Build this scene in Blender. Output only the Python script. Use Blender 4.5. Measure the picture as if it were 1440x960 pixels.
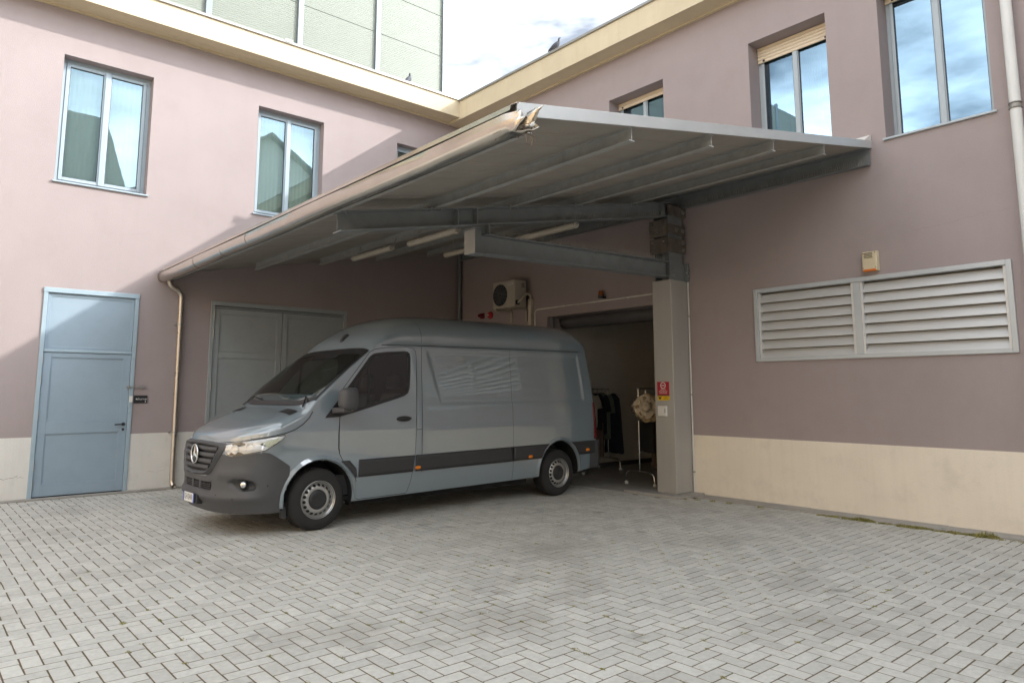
import bpy, bmesh, math, random
from mathutils import Vector, Matrix
random.seed(7)
for o in list(bpy.data.objects): bpy.data.objects.remove(o)
SC = bpy.context.scene
COL = SC.collection
rad = math.radians

# ------------------------------------------------------------------ camera
YAW, PITCH, ROLL = rad(41.01088), rad(7.41029), rad(-0.06545)
CAM = Vector((-9.53807, -12.96152, 1.6))
cd = bpy.data.cameras.new('camera'); cam = bpy.data.objects.new('camera', cd); COL.objects.link(cam)
_fw = Vector((math.sin(YAW)*math.cos(PITCH), math.cos(YAW)*math.cos(PITCH), math.sin(PITCH)))
_rt = Vector((math.cos(YAW), -math.sin(YAW), 0)); _up = _rt.cross(_fw)
_r2 = _rt*math.cos(ROLL)+_up*math.sin(ROLL); _u2 = -_rt*math.sin(ROLL)+_up*math.cos(ROLL)
cam.matrix_world = Matrix(((_r2.x,_u2.x,-_fw.x,CAM.x),(_r2.y,_u2.y,-_fw.y,CAM.y),(_r2.z,_u2.z,-_fw.z,CAM.z),(0,0,0,1)))
cd.sensor_width = 36; cd.lens = 988.528/1440*36
cd.shift_x = -6.425/1440; cd.shift_y = -58.10/1440
cd.clip_start = .05; cd.clip_end = 600
SC.camera = cam
SC.render.resolution_x = 1024; SC.render.resolution_y = 682

# ------------------------------------------------------------------ sky and sun
SUN = Vector((1.31, -.99, 1.0)).normalized()          # towards the sun
w = bpy.data.worlds.new('World'); SC.world = w; w.use_nodes = True
nt = w.node_tree; nt.nodes.clear()
out = nt.nodes.new('ShaderNodeOutputWorld'); bg = nt.nodes.new('ShaderNodeBackground')
sky = nt.nodes.new('ShaderNodeTexSky'); sky.sky_type = 'NISHITA'; sky.sun_disc = False
sky.sun_elevation = math.asin(SUN.z); sky.sun_rotation = math.atan2(SUN.x, SUN.y)
sky.air_density = 1.0; sky.dust_density = .25; sky.ozone_density = 1.0
# broken cloud, brightened far above the sky's own light to fill the shade
hs = nt.nodes.new('ShaderNodeHueSaturation'); hs.inputs['Saturation'].default_value = .45
nt.links.new(sky.outputs[0], hs.inputs['Color'])
tc = nt.nodes.new('ShaderNodeTexCoord'); mp = nt.nodes.new('ShaderNodeMapping'); mp.inputs['Scale'].default_value = (1.0, 1.0, 3.2); mp.inputs['Location'].default_value = (8.11, .28, .23)
nz = nt.nodes.new('ShaderNodeTexNoise'); nz.inputs['Scale'].default_value = 1.6; nz.inputs['Detail'].default_value = 6; nz.inputs['Roughness'].default_value = .6
nt.links.new(tc.outputs['Generated'], mp.inputs['Vector']); nt.links.new(mp.outputs[0], nz.inputs['Vector'])
cr = nt.nodes.new('ShaderNodeValToRGB'); cr.color_ramp.elements[0].position = .38; cr.color_ramp.elements[1].position = .66
nt.links.new(nz.outputs['Fac'], cr.inputs['Fac'])
mx = nt.nodes.new('ShaderNodeMix'); mx.data_type = 'RGBA'
bw = nt.nodes.new('ShaderNodeRGBToBW'); nt.links.new(sky.outputs[0], bw.inputs[0])
gm = nt.nodes.new('ShaderNodeMath'); gm.operation = 'MULTIPLY'; gm.inputs[1].default_value = 10.6; nt.links.new(bw.outputs[0], gm.inputs[0])
ct_ = nt.nodes.new('ShaderNodeVectorMath'); ct_.operation = 'SCALE'; ct_.inputs[0].default_value = (.955, 1.0, 1.05); nt.links.new(gm.outputs[0], ct_.inputs['Scale'])
nt.links.new(cr.outputs[0], mx.inputs['Factor']); nt.links.new(hs.outputs[0], mx.inputs['A']); nt.links.new(ct_.outputs[0], mx.inputs['B'])
nt.links.new(mx.outputs['Result'], bg.inputs['Color'])
bg.inputs['Strength'].default_value = .09
nt.links.new(bg.outputs[0], out.inputs[0])
sd = bpy.data.lights.new('sun', 'SUN'); sd.energy = 2.0; sd.angle = rad(.5); sd.color = (1, .95, .88)
so = bpy.data.objects.new('sun', sd); COL.objects.link(so); so.location = (10, -8, 20)
so.rotation_euler = SUN.to_track_quat('Z', 'Y').to_euler()
SC.view_settings.view_transform = 'Standard'; SC.view_settings.look = 'None'
SC.view_settings.exposure = 1.36; SC.view_settings.gamma = 1.0; SC.view_settings.use_curve_mapping = False

# ------------------------------------------------------------------ materials
MATS = {}
def _n(t, k): return t.nodes.new(k)
def mat(name, col, rough=.6, metal=0.0, var=.06, vscale=3.0, bump=0.0, bscale=60.0, coat=0.0, spec=.5, island=0.0, rvar=0.0, stretch=None, dirt=None, streak=None, spots=None):
    """procedural material: colour broken up by two noises, optional fine relief; dirt=(colour, scale, amount)"""
    if name in MATS: return MATS[name]
    m = bpy.data.materials.new(name); m.use_nodes = True; t = m.node_tree; b = t.nodes['Principled BSDF']
    b.inputs['Roughness'].default_value = rough; b.inputs['Metallic'].default_value = metal
    b.inputs['Specular IOR Level'].default_value = spec
    if coat: b.inputs['Coat Weight'].default_value = coat; b.inputs['Coat Roughness'].default_value = .03
    g = _n(t, 'ShaderNodeNewGeometry'); src = g.outputs['Position']
    if stretch:
        mpn = _n(t, 'ShaderNodeMapping'); mpn.inputs['Scale'].default_value = stretch; t.links.new(src, mpn.inputs['Vector']); src = mpn.outputs[0]
    n1 = _n(t, 'ShaderNodeTexNoise'); n1.inputs['Scale'].default_value = vscale; n1.inputs['Detail'].default_value = 7; n1.inputs['Roughness'].default_value = .62
    t.links.new(src, n1.inputs['Vector'])
    rm = _n(t, 'ShaderNodeMapRange'); rm.inputs['From Min'].default_value = .25; rm.inputs['From Max'].default_value = .75
    rm.inputs['To Min'].default_value = 1-var; rm.inputs['To Max'].default_value = 1+var
    t.links.new(n1.outputs['Fac'], rm.inputs['Value'])
    fac = rm.outputs[0]
    if island:
        oi = _n(t, 'ShaderNodeObjectInfo'); ad = _n(t, 'ShaderNodeMath'); ad.operation = 'ADD'
        t.links.new(g.outputs['Random Per Island'], ad.inputs[0]); t.links.new(oi.outputs['Random'], ad.inputs[1])
        fr = _n(t, 'ShaderNodeMath'); fr.operation = 'FRACT'; t.links.new(ad.outputs[0], fr.inputs[0])
        r2 = _n(t, 'ShaderNodeMapRange'); r2.inputs['To Min'].default_value = 1-island; r2.inputs['To Max'].default_value = 1+island
        t.links.new(fr.outputs[0], r2.inputs['Value'])
        mm = _n(t, 'ShaderNodeMath'); mm.operation = 'MULTIPLY'; t.links.new(fac, mm.inputs[0]); t.links.new(r2.outputs[0], mm.inputs[1]); fac = mm.outputs[0]
    vm = _n(t, 'ShaderNodeVectorMath'); vm.operation = 'SCALE'; vm.inputs[0].default_value = col; t.links.new(fac, vm.inputs['Scale'])
    colout = vm.outputs[0]
    if dirt:
        dn = _n(t, 'ShaderNodeTexNoise'); dn.inputs['Scale'].default_value = dirt[1]; dn.inputs['Detail'].default_value = 8; dn.inputs['Roughness'].default_value = .7
        t.links.new(g.outputs['Position'], dn.inputs['Vector'])
        dr = _n(t, 'ShaderNodeMapRange'); dr.inputs['From Min'].default_value = .52; dr.inputs['From Max'].default_value = .75; dr.inputs['To Max'].default_value = dirt[2]
        t.links.new(dn.outputs['Fac'], dr.inputs['Value'])
        mxn = _n(t, 'ShaderNodeMix'); mxn.data_type = 'RGBA'; mxn.inputs['B'].default_value = (*dirt[0], 1)
        t.links.new(dr.outputs[0], mxn.inputs['Factor']); t.links.new(colout, mxn.inputs['A']); colout = mxn.outputs['Result']
    if spots:                                # oil and tyre spots: (colour, scale, amount)
        on = _n(t, 'ShaderNodeTexNoise'); on.inputs['Scale'].default_value = spots[1]; on.inputs['Detail'].default_value = 3; t.links.new(g.outputs['Position'], on.inputs['Vector'])
        orr = _n(t, 'ShaderNodeMapRange'); orr.inputs['From Min'].default_value = .64; orr.inputs['From Max'].default_value = .78; orr.inputs['To Max'].default_value = spots[2]; t.links.new(on.outputs['Fac'], orr.inputs['Value'])
        omx = _n(t, 'ShaderNodeMix'); omx.data_type = 'RGBA'; omx.inputs['B'].default_value = (*spots[0],1); t.links.new(orr.outputs[0], omx.inputs['Factor']); t.links.new(colout, omx.inputs['A']); colout = omx.outputs['Result']
    if streak:                               # runs of old rain water: (colour, amount)
        sm = _n(t, 'ShaderNodeMapping'); sm.inputs['Scale'].default_value = (5,5,.22); t.links.new(g.outputs['Position'], sm.inputs['Vector'])
        sn = _n(t, 'ShaderNodeTexNoise'); sn.inputs['Scale'].default_value = 1.5; sn.inputs['Detail'].default_value = 6; sn.inputs['Roughness'].default_value = .7; t.links.new(sm.outputs[0], sn.inputs['Vector'])
        sr_ = _n(t, 'ShaderNodeMapRange'); sr_.inputs['From Min'].default_value = .5; sr_.inputs['From Max'].default_value = .72; sr_.inputs['To Max'].default_value = streak[1]; t.links.new(sn.outputs['Fac'], sr_.inputs['Value'])
        smx = _n(t, 'ShaderNodeMix'); smx.data_type = 'RGBA'; smx.inputs['B'].default_value = (*streak[0],1); t.links.new(sr_.outputs[0], smx.inputs['Factor']); t.links.new(colout, smx.inputs['A']); colout = smx.outputs['Result']
    t.links.new(colout, b.inputs['Base Color'])
    if rvar:
        rr = _n(t, 'ShaderNodeMapRange'); rr.inputs['To Min'].default_value = max(0, rough-rvar); rr.inputs['To Max'].default_value = min(1, rough+rvar)
        t.links.new(n1.outputs['Fac'], rr.inputs['Value']); t.links.new(rr.outputs[0], b.inputs['Roughness'])
    if bump:
        n2 = _n(t, 'ShaderNodeTexNoise'); n2.inputs['Scale'].default_value = bscale; n2.inputs['Detail'].default_value = 5
        t.links.new(g.outputs['Position'], n2.inputs['Vector'])
        bp = _n(t, 'ShaderNodeBump'); bp.inputs['Strength'].default_value = bump; bp.inputs['Distance'].default_value = .01
        t.links.new(n2.outputs['Fac'], bp.inputs['Height']); t.links.new(bp.outputs[0], b.inputs['Normal'])
    MATS[name] = m; return m

def glass(name, tint=(.8,.85,.85), refl=.08, rough=.0, tone=(.92,.95,.96)):
    """thin pane: Fresnel reflection over a tinted see-through sheet; refl adds the sheen of coated glass"""
    if name in MATS: return MATS[name]
    m = bpy.data.materials.new(name); m.use_nodes = True; t = m.node_tree; t.nodes.clear()
    o = _n(t,'ShaderNodeOutputMaterial'); gl = _n(t,'ShaderNodeBsdfGlossy'); gl.inputs['Roughness'].default_value = rough; gl.inputs['Color'].default_value = (*tone,1)
    tr = _n(t,'ShaderNodeBsdfTransparent'); tr.inputs['Color'].default_value = (*tint,1)
    fr = _n(t,'ShaderNodeFresnel'); fr.inputs['IOR'].default_value = 1.5
    # slight waviness of the pane
    g = _n(t,'ShaderNodeNewGeometry'); nz = _n(t,'ShaderNodeTexNoise'); nz.inputs['Scale'].default_value = 1.7
    t.links.new(g.outputs['Position'], nz.inputs['Vector'])
    bp = _n(t,'ShaderNodeBump'); bp.inputs['Strength'].default_value = .05; bp.inputs['Distance'].default_value = .01; t.links.new(nz.outputs['Fac'], bp.inputs['Height'])
    t.links.new(bp.outputs[0], gl.inputs['Normal'])
    ad = _n(t,'ShaderNodeMath'); ad.operation='ADD'; ad.use_clamp=True; ad.inputs[1].default_value = refl; t.links.new(fr.outputs[0], ad.inputs[0])
    mxs = _n(t,'ShaderNodeMixShader'); t.links.new(ad.outputs[0], mxs.inputs[0]); t.links.new(tr.outputs[0], mxs.inputs[1]); t.links.new(gl.outputs[0], mxs.inputs[2])
    t.links.new(mxs.outputs[0], o.inputs[0]); MATS[name] = m; return m

M_wall   = mat('mauve_render', (.358,.306,.304), .9, var=.05, vscale=.9, bump=.35, bscale=110, spec=.2, dirt=((.30,.25,.245), 1.3, .35), streak=((.29,.245,.24), .10))
M_wallA  = M_wall
M_plinth = mat('cream_render', (.80,.735,.63), .85, var=.05, vscale=1.4, bump=.3, bscale=90, spec=.2, dirt=((.45,.41,.35), 2.6, .28), streak=((.58,.52,.43), .16))
M_plinA  = mat('white_render', (.70,.68,.64), .85, var=.05, vscale=1.4, bump=.3, bscale=90, spec=.2, dirt=((.42,.40,.37), 3.1, .35), streak=((.52,.50,.46), .2))
M_corn   = mat('cream_cornice', (.60,.52,.37), .85, var=.06, vscale=1.2, bump=.2, bscale=60, spec=.2, dirt=((.45,.37,.25), 2.2, .3), streak=((.50,.41,.27), .3))
M_flash  = mat('zinc_flashing', (.30,.29,.27), .5, metal=.6, var=.12)
M_frameA = mat('pale_blue_frame', (.34,.42,.475), .4, var=.04)
M_frameB = mat('grey_window_frame', (.40,.46,.50), .38, var=.04)
M_door   = mat('blue_grey_door_paint', (.29,.375,.45), .42, var=.05, vscale=2.5, bump=.05, bscale=35, dirt=((.24,.31,.37), 4.0, .35))
M_doorfr = mat('blue_grey_frame_paint', (.34,.44,.51), .42, var=.05, dirt=((.18,.23,.27), 5.0, .3))
M_gate   = mat('grey_gate_paint', (.33,.365,.38), .45, var=.05, dirt=((.24,.26,.27), 3.5, .35))
M_purlin = mat('sky_lit_purlin', (.35,.352,.335), .55, metal=.1, var=.12, vscale=9, bump=.08, bscale=50, dirt=((.20,.19,.17), 5.0, .5))  # paler than the rafter steel: sky light on the webs put into the colour
M_steel  = mat('grey_painted_steel', (.20,.218,.226), .5, var=.12, vscale=4, bump=.05, bscale=40, dirt=((.13,.12,.11), 5.0, .5))
M_deck   = mat('roof_underside', (.31,.285,.25), .7, var=.08, vscale=2, dirt=((.24,.21,.18), 2.5, .5))
M_edge   = mat('roof_edge_trim', (.55,.57,.58), .4, metal=.3, var=.06)
M_gutter = mat('galvanised_gutter', (.58,.54,.475), .24, metal=1, var=.08, vscale=2.5, rvar=.08, dirt=((.42,.35,.27), 4.0, .3))
M_pipe   = mat('steel_downpipe', (.55,.50,.44), .3, metal=.85, var=.1, vscale=6, rvar=.1)
M_wpipe  = mat('white_downpipe', (.68,.69,.68), .45, var=.05)
M_gpipe  = mat('grey_pipe', (.18,.19,.20), .5, var=.06)
M_column = mat('column_cladding', (.41,.395,.37), .45, metal=.15, var=.05, vscale=1.2, stretch=(6,6,.6))
M_rust   = mat('rusty_brown_plate', (.15,.128,.108), .75, metal=.2, var=.3, vscale=9, bump=.3, bscale=60)
M_bolt   = mat('bolt_steel', (.42,.41,.39), .35, metal=.8, var=.1)
M_black  = mat('black_plastic', (.02,.02,.022), .4, var=.05)
M_dark   = mat('dark_gap', (.012,.012,.012), .8, var=.02)
M_duct   = mat('duct_shade', (.30,.26,.20), .9, var=.1)  # brown shade between the blades, put into the backing colour
M_louver = mat('aluminium_louver', (.62,.63,.63), .42, metal=.15, var=.06, vscale=3, stretch=(1,.3,4))
M_louvfr = mat('louver_frame', (.48,.52,.55), .4, metal=.2, var=.05)
M_beige  = mat('beige_plastic', (.60,.52,.36), .5, var=.05)
M_acbody = mat('ac_casing', (.48,.44,.37), .5, var=.06, dirt=((.25,.22,.18), 8, .4))
M_orange = mat('orange_lens', (.65,.16,.02), .3, var=.05)
M_red    = mat('red_paint', (.42,.02,.025), .4, var=.08)
M_dkred  = mat('dark_red_lens', (.14,.008,.02), .2, var=.08)
M_white  = mat('white_plastic', (.72,.71,.68), .4, var=.03)
M_yellow = mat('yellow_print', (.75,.48,.01), .5, var=.03)
M_signr  = mat('red_print', (.40,.012,.03), .45, var=.03)
M_conc   = mat('concrete', (.36,.345,.32), .9, var=.14, vscale=7, bump=.5, bscale=50, spec=.2, dirt=((.22,.21,.19), 3, .5))
M_gfloor = mat('garage_floor', (.36,.34,.31), .55, var=.1, vscale=3)
M_gwall  = mat('garage_wall', (.80,.76,.70), .9, var=.04)
M_dkceil = mat('dark_ceiling', (.09,.09,.095), .7, var=.1)
M_chrome = mat('chrome', (.75,.74,.72), .12, metal=1, var=.02)
M_shut   = mat('cream_shutter', (.70,.60,.45), .5, var=.03)
M_curt   = mat('pale_curtain', (.60,.64,.58), .9, var=.05, vscale=6, stretch=(6,6,.5))
M_int    = mat('dim_room', (.16,.17,.17), .9, var=.1)
M_panel  = mat('translucent_panel', (.195,.215,.18), .55, var=.04, vscale=1.5, dirt=((.20,.19,.16), 1.2, .25))
M_post   = mat('panel_post', (.22,.25,.27), .45, metal=.3, var=.06)
M_paver  = mat('paver_concrete', (.53,.525,.487), .88, var=.13, vscale=26, bump=.5, bscale=240, spec=.25, island=.095, spots=((.20,.19,.17), 2.3, .7), dirt=((.31,.295,.265), .75, .85))
M_joint  = mat('joint_sand', (.145,.115,.08), .95, var=.3, vscale=20, spec=.1, dirt=((.085,.10,.025), 3.2, .9))
M_winglass  = glass('coated_window_glass', (.90,.95,.93), .08, tone=(.50,.66,.78))  # blue tone puts the sky's blue into the reflection
M_winglassB = glass('sky_window_glass', (.55,.62,.64), .34, tone=(.42,.58,.70))  # deeper blue tone, again colouring the reflection like blue sky

# ------------------------------------------------------------------ mesh helpers
W = {}                                       # object -> position of its origin in the frame its parent works in
class MB:
    def __init__(s): s.v = []; s.f = []
    def add(s, vs, fs):
        k = len(s.v); s.v += [tuple(p) for p in vs]; s.f += [tuple(i+k for i in f) for f in fs]; return s
    def box(s, x0, x1, y0, y1, z0, z1):
        x0,x1 = min(x0,x1),max(x0,x1); y0,y1 = min(y0,y1),max(y0,y1); z0,z1 = min(z0,z1),max(z0,z1)
        return s.add([(x0,y0,z0),(x1,y0,z0),(x1,y1,z0),(x0,y1,z0),(x0,y0,z1),(x1,y0,z1),(x1,y1,z1),(x0,y1,z1)],
                     [(0,3,2,1),(4,5,6,7),(0,1,5,4),(1,2,6,5),(2,3,7,6),(3,0,4,7)])
    def hull(s, a, b):
        """two quads (4 points each, same winding) joined into a box"""
        return s.add(list(a)+list(b), [(0,3,2,1),(4,5,6,7),(0,1,5,4),(1,2,6,5),(2,3,7,6),(3,0,4,7)])
    def extrude(s, prof, fn, t0, t1, cap=True, closed=True):
        """profile of 2-D points; fn(a, b, t) -> 3-D point"""
        n = len(prof); vs = [fn(a,b,t0) for a,b in prof]+[fn(a,b,t1) for a,b in prof]
        fs = [(i,(i+1)%n,n+(i+1)%n,n+i) for i in range(n if closed else n-1)]
        if cap and closed: fs += [tuple(range(n))[::-1], tuple(range(n,2*n))]
        return s.add(vs, fs)
    def tube(s, path, r, n=10, cap=True, closed=False):
        P = [Vector(p) for p in path]; m = len(P); vs = []; fs = []; prev = None
        rr = r if isinstance(r,(list,tuple)) else [r]*m
        for i in range(m):
            if closed: d = (P[(i+1)%m]-P[i-1])
            else: d = (P[min(i+1,m-1)]-P[max(i-1,0)])
            d.normalize()
            if prev is None:
                a = Vector((0,0,1)) if abs(d.z)<.9 else Vector((1,0,0)); e = d.cross(a).normalized()
            else:
                e = (prev-d*prev.dot(d)).normalized()
            prev = e; g = d.cross(e)
            for k in range(n):
                an = 2*math.pi*k/n; vs.append(P[i]+(e*math.cos(an)+g*math.sin(an))*rr[i])
        for i in range(m if closed else m-1):
            j = (i+1)%m
            for k in range(n): fs.append((i*n+k, i*n+(k+1)%n, j*n+(k+1)%n, j*n+k))
        if cap and not closed: fs += [tuple(range(n))[::-1], tuple((m-1)*n+k for k in range(n))]
        return s.add(vs, fs)
    def lathe(s, prof, org, axis, n=24, a0=0, a1=2*math.pi, cap=False):
        """prof: (radius, height along axis)"""
        ax = Vector(axis).normalized(); t = Vector((0,0,1)) if abs(ax.z)<.9 else Vector((1,0,0)); e = ax.cross(t).normalized(); g = ax.cross(e)
        full = abs(a1-a0-2*math.pi)<1e-6; m = n if full else n+1; O = Vector(org); vs = []
        for r,h in prof:
            for k in range(m):
                an = a0+(a1-a0)*k/n; vs.append(O+ax*h+(e*math.cos(an)+g*math.sin(an))*r)
        fs = []
        for i in range(len(prof)-1):
            for k in range(n): fs.append((i*m+k, i*m+(k+1)%m, (i+1)*m+(k+1)%m, (i+1)*m+k))
        if cap and full: fs += [tuple(range(m))[::-1], tuple((len(prof)-1)*m+k for k in range(m))]
        return s.add(vs, fs)
    def grid(s, rows):
        m = len(rows[0]); vs = [p for r in rows for p in r]
        return s.add(vs, [(i*m+j, i*m+j+1, (i+1)*m+j+1, (i+1)*m+j) for i in range(len(rows)-1) for j in range(m-1)])
    def build(s, name, material, parent=None, smooth=False, bevel=0, seg=2, angle=None, solid=0, fixn=True):
        xs = [p[0] for p in s.v]; ys = [p[1] for p in s.v]; zs = [p[2] for p in s.v]
        c = Vector(((min(xs)+max(xs))/2, (min(ys)+max(ys))/2, min(zs)))
        me = bpy.data.meshes.new(name); me.from_pydata([(p[0]-c.x,p[1]-c.y,p[2]-c.z) for p in s.v], [], s.f)
        if fixn:
            bm = bmesh.new(); bm.from_mesh(me); bmesh.ops.recalc_face_normals(bm, faces=bm.faces); bm.to_mesh(me); bm.free()
        if isinstance(material, (list,tuple)):
            for x in material: me.materials.append(x)
        else: me.materials.append(material)
        if smooth:
            me.polygons.foreach_set('use_smooth', [True]*len(me.polygons))
            if angle: me.set_sharp_from_angle(angle=rad(angle))
        o = bpy.data.objects.new(name, me); COL.objects.link(o); W[o] = c
        if parent: o.parent = parent; o.location = c-W[parent]
        else: o.location = c
        if solid: q = o.modifiers.new('solid','SOLIDIFY'); q.thickness = solid; q.offset = 0
        if bevel:
            q = o.modifiers.new('bevel','BEVEL'); q.width = bevel; q.segments = seg; q.limit_method = 'ANGLE'; q.angle_limit = rad(40)
        return o
def thing(name, label, cat, loc, group=None, rotz=0, local=False):
    o = bpy.data.objects.new(name, None); COL.objects.link(o); o.location = loc; o.rotation_euler = (0,0,rotz); o.empty_display_size = .2
    W[o] = Vector((0,0,0)) if local else Vector(loc)
    o['label'] = label; o['category'] = cat
    if group: o['group'] = group
    return o
def tag(o, label, cat, group=None):
    o['label'] = label; o['category'] = cat
    if group: o['group'] = group
    return o
def struct(o): o['kind'] = 'structure'; return o
def text_mesh(body, size, fn, name, material, parent, align='CENTER', ext=.001, stretch=1.0):
    """flat lettering; fn(a, b, h) maps text plane coordinates (and height over it) to the scene"""
    c = bpy.data.curves.new('lettering', 'FONT'); c.body = body; c.size = size; c.align_x = align; c.align_y = 'CENTER'; c.resolution_u = 3
    t = bpy.data.objects.new('lettering', c); me = bpy.data.meshes.new_from_object(t)
    m = MB(); m.v = [tuple(fn(v.co.x*stretch, v.co.y, ext)) for v in me.vertices]; m.f = [tuple(p.vertices) for p in me.polygons]
    bpy.data.objects.remove(t); bpy.data.curves.remove(c); bpy.data.meshes.remove(me)
    return m.build(name, material, parent, fixn=False)
def wall_sheet(m, fn, u0, u1, z0, z1, holes, depth):
    """wall face with rectangular openings and their reveals; fn(u, d, z): d is depth into the wall"""
    us = sorted({u0,u1,*[h[0] for h in holes],*[h[1] for h in holes]}); zs = sorted({z0,z1,*[h[2] for h in holes],*[h[3] for h in holes]})
    us = [u for u in us if u0<=u<=u1]; zs = [z for z in zs if z0<=z<=z1]
    for i in range(len(us)-1):
        for j in range(len(zs)-1):
            cu, cz = (us[i]+us[i+1])/2, (zs[j]+zs[j+1])/2
            if any(h[0]<cu<h[1] and h[2]<cz<h[3] for h in holes): continue
            m.add([fn(us[i],0,zs[j]),fn(us[i+1],0,zs[j]),fn(us[i+1],0,zs[j+1]),fn(us[i],0,zs[j+1])],[(0,1,2,3)])
    for h in holes:
        d = h[4] if len(h)>4 else depth
        a0,a1,b0,b1 = h[0],h[1],max(h[2],z0),min(h[3],z1)
        if b1 <= b0: continue
        for (p,q) in (((a0,b0),(a0,b1)),((a1,b1),(a1,b0)),((a0,b1),(a1,b1)),((a1,b0),(a0,b0))):
            if p[1]==q[1] and ((p[1]==z0 and h[2]<=z0) or (p[1]==z1 and h[3]>=z1)): continue
            m.add([fn(p[0],0,p[1]),fn(q[0],0,q[1]),fn(q[0],d,q[1]),fn(p[0],d,p[1])],[(0,1,2,3)])
    return m
# ================================================================== the ground
g = MB(); R_ = 60
g.add([(-R_,-R_,-.0022),(R_,-R_,-.0022),(R_,R_,-.0022),(-R_,R_,-.0022)], [(0,1,2,3)])
ground = struct(g.build('ground', M_joint))
PW = .106
def paver_mesh(m, cx, cy, horiz, seed, dims=None):
    """one chamfered paver, 12 mm showing above the bedding sand"""
    rnd = random.Random(seed); L, B = PW*2-.0092, PW-.0092
    if not horiz: L, B = B, L
    if dims: L, B = dims
    dz = rnd.uniform(-.0006,.0012); tx, ty = rnd.uniform(-.005,.005), rnd.uniform(-.005,.005); an = rnd.uniform(-.012,.012)
    ox, oy = rnd.uniform(-.0012,.0012), rnd.uniform(-.0012,.0012); c, s_ = math.cos(an), math.sin(an)
    def pt(x,y,z): return (cx+ox+x*c-y*s_, cy+oy+x*s_+y*c, z+dz+x*tx+y*ty if z>-.012 else z)
    ch = .003; a, b = L/2, B/2
    vs = [pt(-a,-b,-.022),pt(a,-b,-.016),pt(a,b,-.022),pt(-a,b,-.022),
          pt(-a,-b,-.0026),pt(a,-b,-.0026),pt(a,b,-.0026),pt(-a,b,-.0026),
          pt(-a+ch,-b+ch,0),pt(a-ch,-b+ch,0),pt(a-ch,b-ch,0),pt(-a+ch,b-ch,0)]
    fs = [(8,9,10,11)]
    for i in range(4):
        j=(i+1)%4; fs += [(i,j,4+j,4+i),(4+i,4+j,8+j,8+i)]
    m.add(vs, fs)
X0, Y0 = -6.638, -9.487
def project(p):
    d = Vector(p)-CAM; z = d.dot(_fw)
    if z < .3: return None
    return (.5+6.425/1440+988.528/1440*d.dot(_r2)/z, (480-58.1)/960-988.528/960*d.dot(_u2)/z, z)
cells = []
for i in range(-72, 66):
    for j in range(-58, 92):
        d = (i-j) % 4
        if d == 0: c = (X0+(i+1)*PW, Y0+(j+.5)*PW, True)
        elif d == 3: c = (X0+(i+.5)*PW, Y0+(j+1)*PW, False)
        else: continue
        if c[0] > -.20 or c[1] > -.08: continue
        if c[0] > -.62 and -6.45 < c[1] < -5.35: continue
        cells.append(c)
vis = []
for c in cells:
    q = project((c[0],c[1],0))
    if q and -.005 < q[0] < 1.005 and .3 < q[1] < 1.01: vis.append((q[2], c))
vis.sort(); near = {v[1] for v in vis[:300]}
rest = MB(); var = []
for k in range(6):
    pair = []
    for hz in (True, False):
        m = MB(); paver_mesh(m, 0, 0, hz, 1000+k*2+hz); o = m.build('paver', M_paver); pair.append(o.data); W.pop(o); bpy.data.objects.remove(o)
    var.append(pair)
for k, c in enumerate(cells):
    if c in near:
        o = bpy.data.objects.new('paver', var[k%6][0 if c[2] else 1]); COL.objects.link(o); o.parent = ground
        o.location = Vector((c[0],c[1],-.022))-W[ground]
    else:                                    # those against the strips are cut to fit
        hx, hy = (PW,PW/2) if c[2] else (PW/2,PW); x1, y1 = min(c[0]+hx,-.302), min(c[1]+hy,-.163); x0, y0 = c[0]-hx, c[1]-hy
        if x1-x0 < .03 or y1-y0 < .03: continue
        if x1 < c[0]+hx-1e-6 or y1 < c[1]+hy-1e-6: paver_mesh(rest, (x0+x1)/2, (y0+y1)/2, c[2], k, (x1-x0-.0095, y1-y0-.0095))
        else: paver_mesh(rest, c[0], c[1], c[2], k)
po = rest.build('paver_field', M_paver, ground, fixn=False); po['kind'] = 'stuff'
# concrete strips along the walls, the step at the column and the channel by the door
def strip(m, x0,x1,y0,y1,z, n, along):
    """weathered concrete strip: top broken into n slightly uneven lengths"""
    for k in range(n):
        if along=='y': a,b = y0+(y1-y0)*k/n, y0+(y1-y0)*(k+1)/n; m.box(x0,x1,a,b-.006 if k<n-1 else b,-.02,z+random.uniform(-.004,.004))
        else: a,b = x0+(x1-x0)*k/n, x0+(x1-x0)*(k+1)/n; m.box(a,b-.006 if k<n-1 else b,y0,y1,-.02,z+random.uniform(-.004,.004))
struct(strip(MB(), -.30,0,-30,-6.46,.018,16,'y') or None) if False else None
m = MB(); strip(m,-.30,-.002,-30,-6.46,.018,14,'y'); struct(m.build('concrete_strip', M_conc, bevel=.006))
m = MB(); m.box(-.66,-.002,-6.44,-5.36,-.02,.042); struct(m.build('column_step', M_conc, bevel=.015))
m = MB(); strip(m,-18,-.66,-.13,-.002,.022,9,'x'); struct(m.build('door_threshold_strip', M_conc, bevel=.005))
m = MB(); m.box(-18,-.66,-.162,-.134,-.02,-.004); struct(m.build('drain_channel', mat('rusty_channel',(.10,.055,.04),.8,var=.3,vscale=9)))
m = MB(); m.box(-.62,.30,-5.34,-2.94,-.02,.004); struct(m.build('garage_threshold', M_conc, bevel=.003))

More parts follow.
